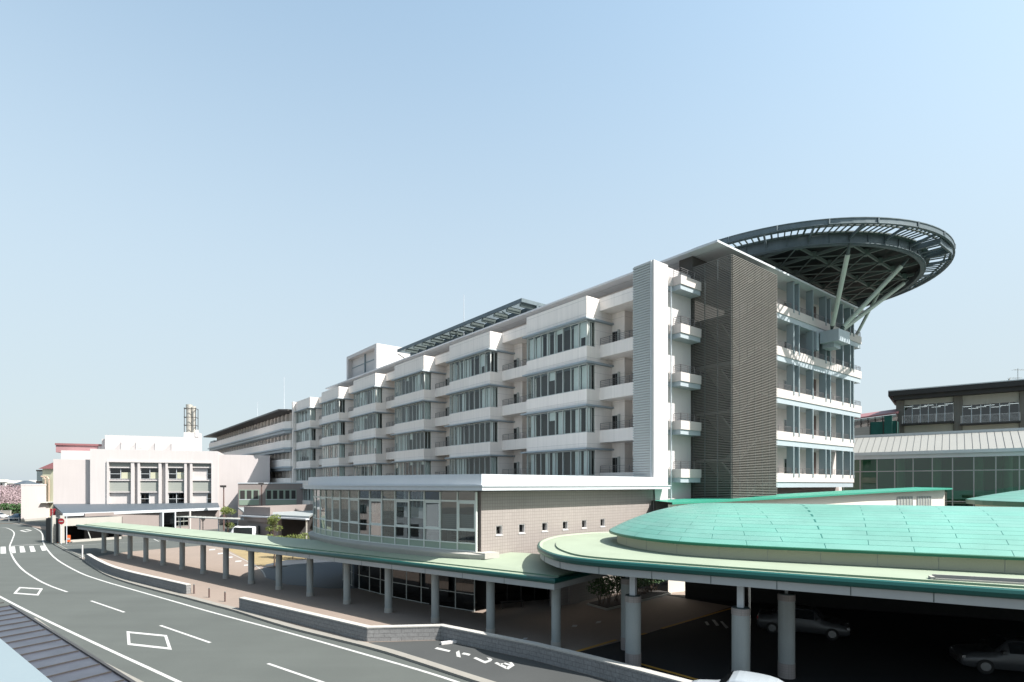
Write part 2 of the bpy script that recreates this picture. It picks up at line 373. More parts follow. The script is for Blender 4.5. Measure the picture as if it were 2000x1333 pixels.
# ------------------------------------------------------------------ ground, road, paving, markings
ZR = -0.12
g = MB(); g.box(-2600, 2600, -300, 5200, -.6, -.14); struct(g.build('ground', GROUND))
kpx = [(-60, 1046), (60, 1046), (106, 1063.5), (129, 1076), (159.5, 1091.5), (196, 1116.7), (238, 1133.5), (308, 1153), (364, 1167), (420, 1182), (458, 1192), (562, 1224), (718, 1263), (796, 1286), (900, 1320), (1000, 1352), (1160, 1400)]
kerbw = [at(*p) for p in kpx]
kerbs = spline(kerbw[2:], 5)
road = [(-160, 150), at(0, 1008, ZR), at(60, 1012, ZR), at(100, 1022, ZR), at(109, 1040, ZR)] + kerbs + [(40, 3), (40, -60), (-160, -60)]
r = MB(); r.prism(road, -.135, ZR); struct(r.build('road', ASPH))
inner = poly_off(kerbs, -.42, False)
kb = MB()
kb.strip([(x, y, ZR - .01) for x, y in kerbs], [(x, y, .002) for x, y in kerbs]); kb.strip([(x, y, .002) for x, y in kerbs], [(x, y, .006) for x, y in inner])
kb.strip([(x, y, .006) for x, y in inner], [(x, y, -.1) for x, y in inner]); struct(kb.build('kerb', KERB))
pl = poly_off(kerbs, -.40, False) + [(60, 2), (140, 60), (140, 200), (-150, 200), (-150, 118), at(36, 1022), at(106, 1040)]
p = MB(); p.prism(pl, -.138, 0); struct(p.build('plaza', PAVE))
def sheet(name, pts, z, m):
    s = MB(); s.face([(x, y, z) for x, y in pts]); return struct(s.build(name, m, recalc=False))
sheet('service_road', [at(104, 1062), at(100, 1030), at(36, 1022), (-150, 119), (-150, 124), at(160, 1014), at(440, 1019), at(600, 1030), at(600, 1056), at(392, 1066), at(249, 1078), at(168, 1091), at(150, 1087)], .005, ASPH)
sheet('taxi_forecourt', [at(719, 1255), at(861, 1251), at(1040, 1290), at(1160, 1322), at(1420, 1400)] + [p_ for p_ in inner if p_[0] > at(719, 1255)[0] and p_[1] > 15][::-1], .005, mat('forecourt_asphalt', (.045, .048, .048), .9, var=.2, scale=.4, fine=.2, fscale=60, bump=.25, spec=.3))
sheet('porch_road', [at(1125, 1275), at(1225, 1250), at(1430, 1185), (11.2, 41.6), (13.5, 41.4), (60, 24), (60, 5), at(1500, 1400), at(1300, 1345)], .005, ASPHD)  # near-black sheet run to the lobby wall so the floor reads shaded
sheet('lawn', [at(438, 1071), at(600, 1071), at(760, 1073), at(760, 1092), at(640, 1091), at(560, 1094), at(520, 1106), at(503, 1105)], .006, STRAW)
arc = [at(560, 1094), at(640, 1091), at(760, 1092), at(760, 1150), at(640, 1150), at(560, 1142), at(519, 1129), at(509, 1115), at(520, 1103)]
sheet('dark_path', arc, .010, DARKPAVE)  # even dark grey square paving over a curved area
def band(pts, wd, z, m, name='lane_marking', s=6):
    pts = spline(pts, s) if len(pts) > 2 else pts
    a = poly_off(pts, wd / 2, False); b = poly_off(pts, -wd / 2, False); mb = MB()
    mb.strip([(x, y, z) for x, y in a], [(x, y, z) for x, y in b]); return struct(mb.build(name, m, recalc=False))
ZM = ZR + .005
def A(l, z=ZR): return [at(x, y, z) for x, y in l]
band(A([(-80, 1020), (0, 1022), (33.6, 1023.8), (58.8, 1028.5), (77, 1037), (83, 1045), (84, 1058), (93, 1074.7), (112, 1094), (154, 1118), (196, 1133.5), (252, 1150), (336, 1174), (420, 1198), (562, 1236), (718, 1280), (848, 1318), (960, 1356)]), .17, ZM, PAINT)
band(A([(-60, 1034), (0, 1031), (16.8, 1033), (27.5, 1041), (23.8, 1055), (19, 1069), (25, 1088.7), (42, 1111), (70, 1130.7), (98, 1144.7), (131.5, 1156.7)]), .16, ZM, PAINT)
for l in ([(177.7, 1174), (243, 1196.4)], [(313, 1222), (410.7, 1255.8)], [(523, 1296.4), (640, 1336.5)]): band(A(l), .15, ZM, PAINT)
band(A([(-90, 1118), (0, 1166), (64, 1199), (140, 1235.6), (224, 1274.8), (350, 1333), (470, 1392)]), .17, ZM, PAINT)
band(A([(22.4, 1066.5), (82, 1063.2)]), .32, ZM, PAINT, 'stop_line')
for q in ([(1, 1068.5), (11, 1068), (12, 1081.5), (1, 1082)], [(21.5, 1068), (29, 1067.7), (31, 1080.5), (21.5, 1081)], [(38, 1067.5), (46.5, 1067.2), (50, 1079), (39.5, 1079.8)], [(57, 1067), (65.5, 1066.6), (70, 1077.8), (60, 1078.6)], [(78, 1066.4), (86, 1066), (91, 1075.5), (82, 1076.5)],
          [(-20, 1069), (-9, 1068.7), (-9, 1082.2), (-21, 1082.6)]):
    struct(sheet('crosswalk_stripe', A(q), ZM, PAINT))
def diamond(q, ws, wl):
    """outlined lozenge: thick strokes on the two short sides"""
    q = [Vector(at(*p, ZR)) for p in q]; c = sum(q, Vector((0, 0))) / 4
    n = []
    for i in range(4):
        a, b, d = q[i - 1], q[i], q[(i + 1) % 4]
        ea = (a - b).normalized(); eb = (d - b).normalized()
        # inset along both edges
        wa = wl if i in (1, 3) else ws; wb = ws if i in (1, 3) else wl
        n.append(b + ea * (wb if i in (0, 2) else wb) * 1.0 + eb * (wa if i in (0, 2) else wa))
    mb = MB(); o = [(v.x, v.y, ZM) for v in q]; k = [(v.x, v.y, ZM) for v in n]
    mb.strip(o + [o[0]], k + [k[0]]); struct(mb.build('diamond_marking', PAINT, recalc=False))
diamond([(247, 1233.4), (326, 1241), (335.8, 1269.7), (249, 1260)], .22, .42)
diamond([(37.8, 1147), (84, 1150), (75, 1163.7), (25.7, 1160)], .25, .55)
diamond([(52, 1034.3), (63, 1036.4), (50, 1039.6), (38, 1037)], .5, .9)
# taxi lettering on the forecourt (read from the far side)
def glyph(polys):
    mb = MB()
    for q in polys: mb.face([(*at(x / 4.545 + 800, y / 4.545 + 1050, .011), .011) for x, y in q])
    struct(mb.build('road_lettering', PAINT, recalc=False))
glyph([[(245, 975), (365, 1004), (350, 1017), (220, 988)]])
glyph([[(440, 1004), (455, 1066), (418, 1057), (412, 1018)], [(460, 1036), (480, 1022), (510, 1028), (492, 1042)], [(494, 1042), (512, 1028), (543, 1036), (528, 1050)]])
glyph([[(565, 1072), (588, 1062), (668, 1098), (652, 1112)], [(652, 1112), (668, 1098), (735, 1082), (724, 1098), (672, 1118)], [(706, 1092), (735, 1082), (715, 1070), (682, 1066), (694, 1074)]])
glyph([[(752, 1116), (775, 1107), (868, 1150), (855, 1168)], [(855, 1168), (858, 1150), (905, 1130), (932, 1136), (880, 1170)], [(878, 1112), (905, 1106), (932, 1136), (905, 1130)], [(825, 1118), (848, 1112), (905, 1130), (880, 1137)], [(800, 1130), (822, 1126), (846, 1120), (830, 1116), (796, 1122)]])
# yellow lines and small white dashes under the canopies
for l in ([(1112, 1277), (1204, 1250)], [(1252, 1240), (1262, 1237)], [(1292, 1228), (1430, 1188)], [(1250, 1297), (1330, 1319)], [(1330, 1319), (1480, 1362)]): band(A(l, .01), .2, .012, YELLOW)
for q in ([(1376, 1215), (1381, 1214), (1386, 1221), (1381, 1222)], [(1390, 1211), (1396, 1211), (1405, 1222), (1399, 1223)], [(1406, 1214), (1411, 1214), (1423, 1226), (1418, 1228)],
          [(1119, 1221), (1128, 1221), (1126, 1225), (1116, 1225)], [(1166, 1214), (1175, 1213), (1172, 1217), (1163, 1218)], [(1023, 1246), (1031, 1246), (1029, 1249), (1021, 1249)]):
    sheet('parking_mark', A(q, .01), .012, PAINT)
for l in ([(125, 1066), (420, 1052)], [(300, 1053), (310, 1058)]): band(A(l, .01), .13, .013, PAINT)
for y0 in range(5): 
    x = 409 + 17 * y0; sheet('parking_mark', A([(x, 1073 + 7.6 * y0), (x + 12, 1072 + 7.6 * y0), (x + 11, 1074.5 + 7.6 * y0), (x - 1, 1075.5 + 7.6 * y0)], .01), .012, PAINT)
band(A([(392, 1067), (430, 1073), (500, 1106), (519, 1128)], .01), .12, .012, CONCL, 'paving_edge')

# ------------------------------------------------------------------ low block walls
def lowwall(label, pts, h, th, group='low split-face block walls along the kerb', h0=None):
    base = pts; back = poly_off(pts, -th, False); n = len(pts)
    hs = [h] * n
    if h0: hs[0] = h0; hs[1] = (h0 + h) / 2 + .15
    t = thing('block_wall', label, 'wall', (*pts[0], 0), group)
    mb = MB(); 
    A_ = [(x, y, -.05) for x, y in base]; B_ = [(x, y, q) for (x, y), q in zip(base, hs)]
    C_ = [(x, y, q) for (x, y), q in zip(back, hs)]; D_ = [(x, y, -.05) for x, y in back]
    mb.strip(A_, B_); mb.strip(B_, C_); mb.strip(C_, D_); mb.face([A_[0], B_[0], C_[0], D_[0]]); mb.face([A_[-1], B_[-1], C_[-1], D_[-1]])
    mb.build('blocks', BLOCK, t)
    o = poly_off(pts, .02, False); i = poly_off(pts, -th - .02, False); c = MB()
    E_ = [(x, y, q - .01) for (x, y), q in zip(o, hs)]; F_ = [(x, y, q + .05) for (x, y), q in zip(o, hs)]
    G_ = [(x, y, q + .05) for (x, y), q in zip(i, hs)]; H_ = [(x, y, q - .01) for (x, y), q in zip(i, hs)]
    c.strip(E_, F_); c.strip(F_, G_); c.strip(G_, H_); c.face([E_[0], F_[0], G_[0], H_[0]]); c.face([E_[-1], F_[-1], G_[-1], H_[-1]])
    c.build('coping', COPING, t); return t
lowwall('low grey block wall nearest the side street, curving down at its far end', spline(A([(166, 1093), (184.7, 1105.5), (212.6, 1120), (251.8, 1133), (307.8, 1147), (364, 1161)], 0), 4), .66, .32, h0=.35)
lowwall('low grey block wall bending round the taxi forecourt beside the walkway columns', A([(467, 1190), (592, 1222), (717, 1254), (860.5, 1250.3), (1040, 1289.5), (1160, 1321), (1400, 1390)], 0), .70, .34)

# ------------------------------------------------------------------ covered walkway
WF = Fr(2.2, 28.15, (-.793, .609), (.609, .793))
WL = 70.3
def wz(k): return 3.60 - .0062 * max(k, -2)
t = thing('walkway_canopy', 'long mint-green roofed walkway canopy with teal edge on round columns', 'canopy', (*WF.p(30, 0), 0))
out = [(-.6, -1.05), (WL, -1.05), (WL - 1.5, 1.9), (14, 2.1), (9, 3.2), (5, 4.3), (-.6, 4.4)]
ks = [q[0] for q in out]
mb = MB(WF); mb.prism(poly_off(out, -.16), [wz(k) - .08 for k in ks], [wz(k) for k in ks]); mb.build('roof_surface', MINT, t)
mb = MB(WF); q = [(-.45, -.45), (WL - .6, -.45), (WL - 1.6, 1.7), (14, 1.85), (9, 2.9), (5, 4.05), (-.45, 4.1)]
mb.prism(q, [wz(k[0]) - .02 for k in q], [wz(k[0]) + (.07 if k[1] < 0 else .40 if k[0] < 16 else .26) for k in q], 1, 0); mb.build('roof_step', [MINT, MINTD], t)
# rounded teal edge: profile swept along the outline
prof = [(-.17, .0), (-.03, .035), (.05, .0), (.085, -.09), (.06, -.18), (-.02, -.24)]
rings = []
for du, dz in prof:
    pp = poly_off(out, du); rings.append([WF.p(*p_) + (wz(p_[0]) + dz,) for p_ in pp])
mb = MB(); mb.loft(rings[:2], 1); mb.loft(rings[1:], 0); mb.build('teal_edge', [TEAL, MINT], t, smooth=False)
fo = poly_off(out, -.05); fi = poly_off(out, -.30)
mb = MB(); a_ = [WF.p(*p_) + (wz(p_[0]) - .22,) for p_ in fo]; b_ = [WF.p(*p_) + (wz(p_[0]) - .53,) for p_ in fo]
c_ = [WF.p(*p_) + (wz(p_[0]) - .53,) for p_ in fi]
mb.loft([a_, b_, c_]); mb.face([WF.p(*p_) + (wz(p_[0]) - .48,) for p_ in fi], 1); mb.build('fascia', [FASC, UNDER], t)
mb = MB(WF)
for k in range(24): kk = 2.5 + 2.9 * k; mb.box(kk, kk + .025, -1.006, -.99, wz(kk) - .525, wz(kk) - .24)
mb.build('fascia_joints', STEELD, t)
cols = [-0.0, 4.25, 8.5, 12.7, 17.0, 21.4, 25.6, 29.8, 34.1, 38.4, 42.8, 47.2, 51.6, 56.0, 60.1, 64.2]
c0 = None
for i, k in enumerate(cols):
    x, y = WF.p(k, 0); h = wz(k) - .50
    if c0 is None:
        c0 = thing('round_column', '', 'column', (x, y, 0), 'round concrete columns under the walkway canopy')
        m1 = MB(); m1.tube((x, y, .30), (x, y, h), .235, 20); s_ = m1.build('shaft', CONCB, c0, smooth=False)
        m1 = MB(); m1.tube((x, y, 0), (x, y, .30), .262, 20); m1.build('collar', CONCL, c0)
        m1 = MB(); m1.tube((x, y, h - .10), (x, y, h + .05), .26, 20); m1.build('cap', PANEL, c0)
        o = c0
    else: o = dup(c0, (x, y, 0)); o.scale = (1, 1, h / (wz(0) - .5))
    nth = ['nearest', 'second', 'third', 'fourth', 'fifth', 'sixth', 'seventh', 'eighth', 'ninth', 'tenth', 'eleventh', 'twelfth', 'thirteenth', 'fourteenth', 'fifteenth', 'farthest'][i]
    o['label'] = f'{nth} round concrete column of the walkway, counted from the big turquoise roof'

# ------------------------------------------------------------------ big porch roof (round-ended)
rim = spline([(40, 7.5), (28, 11.9), (22, 14.3), (16.9, 16.9), (11.3, 20.0), (7.9, 21.95), (5.9, 23.15), (3.6, 24.6), (2.3, 26.0), (1.65, 28.0), (1.43, 30.3), (1.75, 33.2), (2.8, 36.0), (4.5, 38.0), (6.6, 39.2), (10, 40.0), (15, 40.4), (24, 37.4), (36, 32.7), (46, 28.6)], 6)  # rear rim, out of sight, extended to block sun from the porch floor
rim_closed = rim[::-1]          # orientation so that positive offset = outwards
def area(p): return sum(p[i - 1][0] * p[i][1] - p[i][0] * p[i - 1][1] for i in range(len(p))) / 2
if area(rim_closed) < 0: rim_closed = rim_closed[::-1]
rc = rim_closed
t = thing('porch_roof', 'large round-ended entrance porch roof with turquoise dome and teal rim', 'roof', (14, 27, 0))
mb = MB(); mb.prism(poly_off(rc, -.2), 4.55, 4.76); mb.build('flat_roof', MINT, t)
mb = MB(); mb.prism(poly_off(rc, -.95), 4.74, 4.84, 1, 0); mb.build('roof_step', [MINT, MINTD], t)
prof = [(-.22, 4.77), (-.06, 4.86), (.05, 4.82), (.09, 4.72), (.06, 4.60), (-.03, 4.54)]
rings = [[(x, y, z) for x, y in poly_off(rc, d)] for d, z in prof]
mb = MB(); mb.loft(rings[:2], 1); mb.loft(rings[1:], 0); mb.build('teal_rim', [TEAL, MINT], t)
mb = MB(); fo = poly_off(rc, -.10); fi = poly_off(rc, -.4)
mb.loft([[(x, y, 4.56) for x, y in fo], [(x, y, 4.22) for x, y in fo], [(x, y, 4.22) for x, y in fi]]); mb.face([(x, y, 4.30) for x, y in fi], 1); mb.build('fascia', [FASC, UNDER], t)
mb = MB(); js = resample(fo, 2.35)
for (x, y), (x2, y2) in zip(js, js[1:]):
    d = Vector((x2 - x, y2 - y)).normalized(); mb.beam((x + d.y * .006, y - d.x * .006, 4.23), (x + d.y * .006, y - d.x * .006, 4.55), .02, .02)
mb.build('fascia_joints', STEELD, t)
# dome: eave outline -> ridge
eave = spline([(44, 8.2), (28, 15.9), (19.7, 19.85), (13.1, 22.9), (10.2, 24.3), (8.0, 25.8), (6.6, 27.7), (5.75, 30.2), (5.65, 32.6), (6.6, 35.0), (9.2, 36.6), (13, 36.6), (20, 33.2), (30, 27.6), (46, 19)], 8)
ridge_a = Vector((11.6, 31.0)); ridge_b = Vector((46, 12.6))
def ridge_pt(p):
    ab = ridge_b - ridge_a; f = (Vector(p) - ridge_a).dot(ab) / ab.length_squared; f = min(max(f, 0), 1)
    if f < .12: f = f * f / .24 + .0 if f > 0 else 0; 
    return ridge_a + ab * f
def dome(name, pts, rp, z0, rise, parent, cl=False, rows=18):
    mb = MB(); L = [0]
    for a, b in zip(pts, pts[1:]): L.append(L[-1] + math.dist(a, b))
    nv = rows * 2; n = len(pts)
    for j in range(nv + 1):
        f = j / nv
        for i, p_ in enumerate(pts):
            q = rp(p_); sl = (Vector(p_) - Vector(q)).length
            z = z0 + rise * (1 - (1 - f) ** 2.15); mb.v.append((p_[0] + (q[0] - p_[0]) * f, p_[1] + (q[1] - p_[1]) * f, z))
            mb.uv[len(mb.v) - 1] = (L[i], f * rows * .55)
    for j in range(nv):
        for i in range(n - 1): mb.f.append((j * n + i, j * n + i + 1, (j + 1) * n + i + 1, (j + 1) * n + i)); mb.m.append(0)
    return mb.build(name, TURQ, parent, smooth=True)
dm = dome('dome', eave, ridge_pt, 5.50, 1.62, t)
ec = eave if area(eave) > 0 else eave[::-1]
mb = MB(); mb.loft([[(x, y, z) for x, y in poly_off(ec, d)] for d, z in ((0, 5.505), (.03, 5.47), (.02, 5.37), (-.15, 5.36), (-.7, 5.42))]); mb.build('dome_edge', TEALD, dm)
mb = MB(); dr = poly_off(ec, -.42); mb.loft([[(x, y, 5.41) for x, y in dr], [(x, y, 4.83) for x, y in dr]]); mb.build('drum', CREAMP, t)
mb = MB()
for (x, y), (x2, y2) in zip(resample(poly_off(ec, -.415), 2.0), resample(poly_off(ec, -.415), 2.0)[1:]): mb.beam((x, y, 4.84), (x, y, 5.36), .012, .012)
mb.build('drum_joints', FASC, t)
# gutter guard on the eave and recessed gutter slot on the flat roof
a = Vector(at(1797, 1082, 5.5)); b_ = Vector((28, 15.75))
pe = [p_ for p_ in ec if p_[0] > a.x and p_[1] < 19.9]; pe.sort()
gg = [tuple(p_) for p_ in poly_off([(p_[0], p_[1]) for p_ in pe], .10, False)]
mb = MB(); mb.strip([(x, y, 5.50) for x, y in gg], [(x, y, 5.40) for x, y in gg]); g2 = poly_off(gg, -.12, False); mb.strip([(x, y, 5.50) for x, y in gg], [(x, y, 5.515) for x, y in g2]); mb.build('eave_gutter', CHROME, t)
p1 = Vector(at(1818, 1131, 4.86)); p2 = Vector((22.5, 15.9)); d = (p2 - p1).normalized()
fr = Fr(p1.x, p1.y, (d.x, d.y)); mb = MB(fr); mb.box(0, 9, 0, .34, 4.842, 4.85, 1); mb.box(0, .12, 0, .34, 4.85, 4.93, 0); mb.box(.12, 9, -.05, 0, 4.85, 4.9, 0); mb.box(.12, 9, .34, .40, 4.85, 4.98, 0); mb.build('roof_gutter', [CONCL, DARKIN], t)

def bigcol(px, base, top, steel, label, r=.345, zc=3.16):
    x, y = base; t = thing('porch_column', label, 'column', (x, y, 0), 'big round columns under the porch roof')
    m = MB(); m.tube((x, y, .62), (x, y, zc - .26), r, 28); m.build('shaft', CONCB, t)
    m = MB(); m.tube((x, y, 0), (x, y, .62), r + .012, 28); m.build('tiled_base', TILEC, t)
    m = MB(); m.tube((x, y, zc - .26), (x, y, zc), r + .015, 28); m.build('tiled_collar', TILEC, t)
    m = MB(); m.tube((x, y, zc), (x, y, zc + .03), r - .02, 28); m.build('cap_plate', STEELD, t)
    m = MB(Fr(x, y, (.85, -.52))); s = steel; m.box(-s, s, -s, s, zc + .03, 4.31); m.build('steel_post', PANEL if steel > .1 else FASC, t)
bigcol(0, (5.42, 25.2), 0, .125, 'wide round porch column, front pair, left one nearest the taxi forecourt wall')
bigcol(0, (9.22, 22.7), 0, .125, 'wide round porch column, front pair, right one close to the white taxi')
bigcol(0, (5.68, 27.8), 0, .06, 'shaded round porch column behind the left front one', .30, 3.5)
bigcol(0, (11.6, 23.8), 0, .06, 'shaded round porch column behind the right front one', .33, 3.5)
m = MB(); x, y = ad(1464, 24.6); m.tube((x, y, 0), (x, y, 4.3), .05, 10); tag(m.build('downpipe', CHROME), 'slim bright downpipe beside the right porch columns', 'pipe')

# monopitch block behind the dome
wl0, wl1 = Vector(ad(1262, 41.4)), Vector(ad(1845, 58.0))
wp = []
for px_ in (1305, 1400, 1560, 1700, 1845):
    k_ = (px_ - CX) / F; d_ = wl1 - wl0; f_ = (k_ * wl0.y - wl0.x) / (d_.x - k_ * d_.y); wp.append(tuple(wl0 + d_ * f_))
zt = [HZ - v for v in (985, 980.5, 972, 963.5, 956)]
zt = [H + v * p_[1] / F for v, p_ in zip(zt, wp)]
t = thing('monopitch_block', 'cream block with rising turquoise roof edge behind the dome', 'building', (*wp[2], 0))
bk = [(x - .5, y + 3.5) for x, y in wp]
mb = MB()
mb.strip([(x, y, 0) for x, y in wp], [(x, y, z) for (x, y), z in zip(wp, zt)]); mb.face([(*wp[-1], 0), (*wp[-1], zt[-1]), (*bk[-1], zt[-1]), (*bk[-1], 0)])
mb.strip([(x, y, 0) for x, y in bk], [(x, y, z) for (x, y), z in zip(bk, zt)]); mb.build('wall', mat('warm_cream', (.58, .55, .50), .7, var=.04, bump=.05), t)
ov = poly_off(wp, .45, False); ov[-1] = (ov[-1][0] + .3, ov[-1][1]); mb = MB()
mb.strip([(x, y, z - .02) for (x, y), z in zip(ov, zt)], [(x, y, z + .13) for (x, y), z in zip(ov, zt)])
mb.strip([(x, y, z + .13) for (x, y), z in zip(ov, zt)], [(x, y, z + .2) for (x, y), z in zip(bk, zt)])
mb.strip([(x, y, z - .02) for (x, y), z in zip(ov, zt)], [(x, y, z - .02) for (x, y), z in zip(wp, zt)])
mb.face([(*ov[-1], zt[-1] - .02), (*ov[-1], zt[-1] + .13), (*bk[-1], zt[-1] + .2), (*bk[-1], zt[-1] - .02)])
mb.build('roof', mat('turquoise_metal', (.03, .22, .155), .4, var=.06, bump=0), t)
for a0, a1 in ((1752, 1781), (1791, 1817)):
    pq = []
    for px_ in (a0, a1):
        k_ = (px_ - CX) / F; d_ = wl1 - wl0; f_ = (k_ * wl0.y - wl0.x) / (d_.x - k_ * d_.y); pq.append(wl0 + d_ * f_)
    p1, p2 = pq; fr = Fr(p1.x, p1.y, (p2 - p1)[:]); L_ = (p2 - p1).length
    mb = MB(fr); mb.box(0, L_, -.05, .06, 5.9, 7.0, 0)
    for k in range(6): mb.box(L_ * k / 5 - .02, L_ * k / 5 + .02, -.09, -.05, 5.9, 7.0, 1)
    mb.build('window', [GREYP, PANEL], t)
# second dome at the right
def circ(c, r, n=64, a0=0, a1=2 * math.pi): return [(c[0] + r * math.cos(a0 + (a1 - a0) * k / n), c[1] + r * math.sin(a0 + (a1 - a0) * k / n)) for k in range(n + 1)]
t = thing('round_roof', 'second round turquoise roof with dark green rim at right edge', 'roof', (56.8, 45, 0))
cc = circ((56.8, 45), 16); dm2 = dome('dome', cc, lambda p_: (56.8, 45), 6.75, 1.9, t)
mb = MB(); mb.loft([[(x, y, z) for x, y in circ((56.8, 45), r_)[:-1]] for r_, z in ((16, 6.76), (16.03, 6.72), (16.0, 6.35), (15.6, 6.32))]); mb.build('rim', TEALD, t)
mb = MB(); mb.loft([[(x, y, z) for x, y in circ((56.8, 45), 15.3)[:-1]] for z in (0, 6.5)]); mb.build('wall', CREAMP, t)

# ------------------------------------------------------------------ main building   s = along facade (left/back), t = depth
MF = Fr(6.90, 52.0, (-.6180, .7862), (.7862, .6180))
mb_label = 'long cream-pink building with stacked bay windows, balconies and slatted stair tower'
B = thing('ward_building', mb_label, 'building', (*MF.p(30, 12), 0))
m = MB(MF)
m.box(-6.5, 86, 5.2, 34, 0, 24.1); m.box(-8.5, -6.5, 12.7, 33.9, 0, 28.0)
m.build('wall', WALLP, B)
m = MB(MF); m.box(-6.5, 79, 6.6, 33.8, 24.1, 28.0); m.build('top_storey', WALLP, B)
m = MB(MF); m.box(-10.8, 79, 4.1, 35, 28.0, 28.18); m.build('roof', PANEL, B)
m = MB(MF)
for k in range(16): u = -8 + 5.6 * k; m.box(u, u + .03, 4.2, 6.5, 27.99, 28.0)
m.box(-10.5, 79, 5.3, 5.34, 27.988, 27.998)
m.build('soffit_joints', FASC, B)
FL = [20.3, 16.3, 12.3, 8.3, 4.3, .3]                         # floor levels, top first
BW = 8.7
def curtain(mb, p, q, z0, z1, m=0):
    """wavy hanging cloth between plan points p and q"""
    n = 10; d = Vector(q) - Vector(p); nn = Vector((d.y, -d.x)).normalized(); ph = rnd.random() * 6
    pts = [Vector(p) + d * (k / n) + nn * (.03 * math.sin(k * 2.1 + ph)) for k in range(n + 1)]
    mb.strip([(a.x, a.y, z0) for a in pts], [(a.x, a.y, z1) for a in pts], m)
for i in range(6):
    s0 = 15.2 * i; s1 = s0 + BW
    # bay body
    m = MB(MF)
    for f in FL:
        S = f + .7; m.box(s0, s1, 0, 5.2, S - 1.42 if f > 1 else 0, S)
    m.box(s0, s1, 0, 5.2, 23.58, 25.6)
    for f in FL:
        S = f + .7; m.box(s0 + .02, s0 + .22, 1.15, 5.19, S, S + 2.4); m.box(s1 - .22, s1 - .02, 1.15, 5.19, S, S + 2.4)
    m.build('bay_wall', WALL, B)
    m = MB(MF)
    for f in FL: m.box(s0 + .25, s1 - .25, 1.2, 1.25, f + .71, f + 3.08)
    m.build('dim_room_panel', ROOMW, B)  # dark panels close behind the glass stand in for unlit room depth
    m = MB(MF)
    for f in FL[:-1]:
        z = f + 3.1; a_ = .55 if f < 13 else .25
        m.box(s0 - .30, s1 + a_, -.40, 3.4, z + .02, z + .16)
    m.build('bay_ledge', PALE, B)
    for j, f in enumerate(FL[:-1]):
        S = f + .7; T = S + 2.4
        m = MB(MF)
        n = 8
        m.box(s0, s1, .05, .17, S, S + .07); m.box(s0, s1, .05, .17, T - .08, T)
        for k in range(n + 1):
            u = s0 + BW * k / n; wd = .05 if k % 2 else .032
            if k in (0, n): u += wd * (1 if k == 0 else -1)
            m.box(u - wd, u + wd, .04, .18, S + .07, T - .08)
        for u in (s0, s1):
            e = .05 if u == s0 else -.17
            m.box(u + e, u + e + .12, .18, 1.15, S, S + .07); m.box(u + e, u + e + .12, .18, 1.15, T - .08, T); m.box(u + e, u + e + .12, .62, .68, S + .07, T - .08)
        wn = m.build('window', FRAME, B)
        g = MB(MF); g.face([g.P(s0 + .1, .10, S), g.P(s1 - .1, .10, S), g.P(s1 - .1, .10, T), g.P(s0 + .1, .10, T)])
        for u in (s0 + .11, s1 - .11): g.face([g.P(u, .18, S), g.P(u, 1.15, S), g.P(u, 1.15, T), g.P(u, .18, T)])
        g.build('pane', GL, wn, recalc=False)
        for k in range(n):
            if rnd.random() < (.42 if j < 4 else .3):
                c = MB(MF); a_ = s0 + BW * k / n + .06; b_ = a_ + BW / n * rnd.choice((.45, .7, .9)); curtain(c, MF.p(a_, .42), MF.p(b_, .42), S + .02, T - .1); c.build('curtain', CURT, wn, recalc=False)
        if rnd.random() < .6: c = MB(MF); curtain(c, MF.p(s0 + .35, .3), MF.p(s0 + .35, 1.1), S + .02, T - .1); c.build('curtain', CURT, wn, recalc=False)
        rb_ = [k for k in range(n) if rnd.random() < .14]
        for k in rb_: c = MB(MF); a_ = s0 + BW * k / n + .05; c.box(a_, a_ + BW / n - .1, .24, .26, T - rnd.choice((.5, .9, 1.5)), T - .08); c.build('roller_blind', CURT, wn)
    # recess to the right of the bay
    r0 = s0 - 6.5 if i else -5.92; r1 = s0
    m = MB(MF); pb = MB(MF)
    m.box(r0, r1, 1.72, 6.6, 24.5, 25.66)
    for f in FL[:-1]:
        m.box(r0, r1, 1.88, 5.2, f - .2, f - .002)
        m.box(s0 - 1.6, s0 - .002, 3.4, 5.2, f, f + 4 - .202 if f < 20 else 24.5)
        m.box(r0, s0 - 1.602, 4.5, 5.2, f + 2.5, f + 4 - .202 if f < 20 else 24.5)
    m.build('balcony_slab', WALL, B); 
    for f in FL[:-1]:
        pb = MB(MF); pb.box(r0, r1, 1.72, 1.878, f - .2, f + .95); pr = pb.build('balcony_parapet', WALL, B)
        rb = MB(MF); railing(rb, r0 + .02, r1 - .02, 1.80, f + .95, f + 1.6, 4, 0, 1.1); rb.build('railing', RAIL, pr)
    for f in FL[:-1]:
        w_ = MB(MF); w_.box(s0 - 1.0, s0 - .12, 3.34, 3.40, f + .3, f + 2.45, 0); w_.box(s0 - .95, s0 - .58, 3.32, 3.34, f + .36, f + 2.4, 1); w_.box(s0 - .54, s0 - .17, 3.32, 3.34, f + .36, f + 2.4, 1)
        w_.box(s0 - 1.08, s0 - .98, 3.1, 3.40, f, f + 2.5, 0)
        w_.build('balcony_window', [FRAME, GLD], B)
        d = MB(MF); d.box(s0 - 3.9, s0 - 2.0, 4.95, 5.19, f, f + 2.5, 0); d.box(s0 - 2.95, s0 - 2.9, 4.93, 4.95, f, f + 2.5, 1); d.box(s0 - 2.88, s0 - 2.84, 4.9, 4.95, f + .9, f + 1.3, 1); d.build('balcony_door', [mat('brown_door', (.085, .055, .05), .6, bump=0) if 'brown_door' not in MATS else MATS['brown_door'], FRAME], B)
    p_ = MB(); p_.tube((*MF.p(s0 - 4.9 if i else -5.15, 2.15), .3), (*MF.p(s0 - 4.9 if i else -5.15, 2.15), 24.5), .055, 8); p_.build('downpipe', PANEL, B)
m = MB(MF); m.box(84.9, 85.6, -.6, 5.2, 0, 25.6); m.build('end_wall', WALL, B)
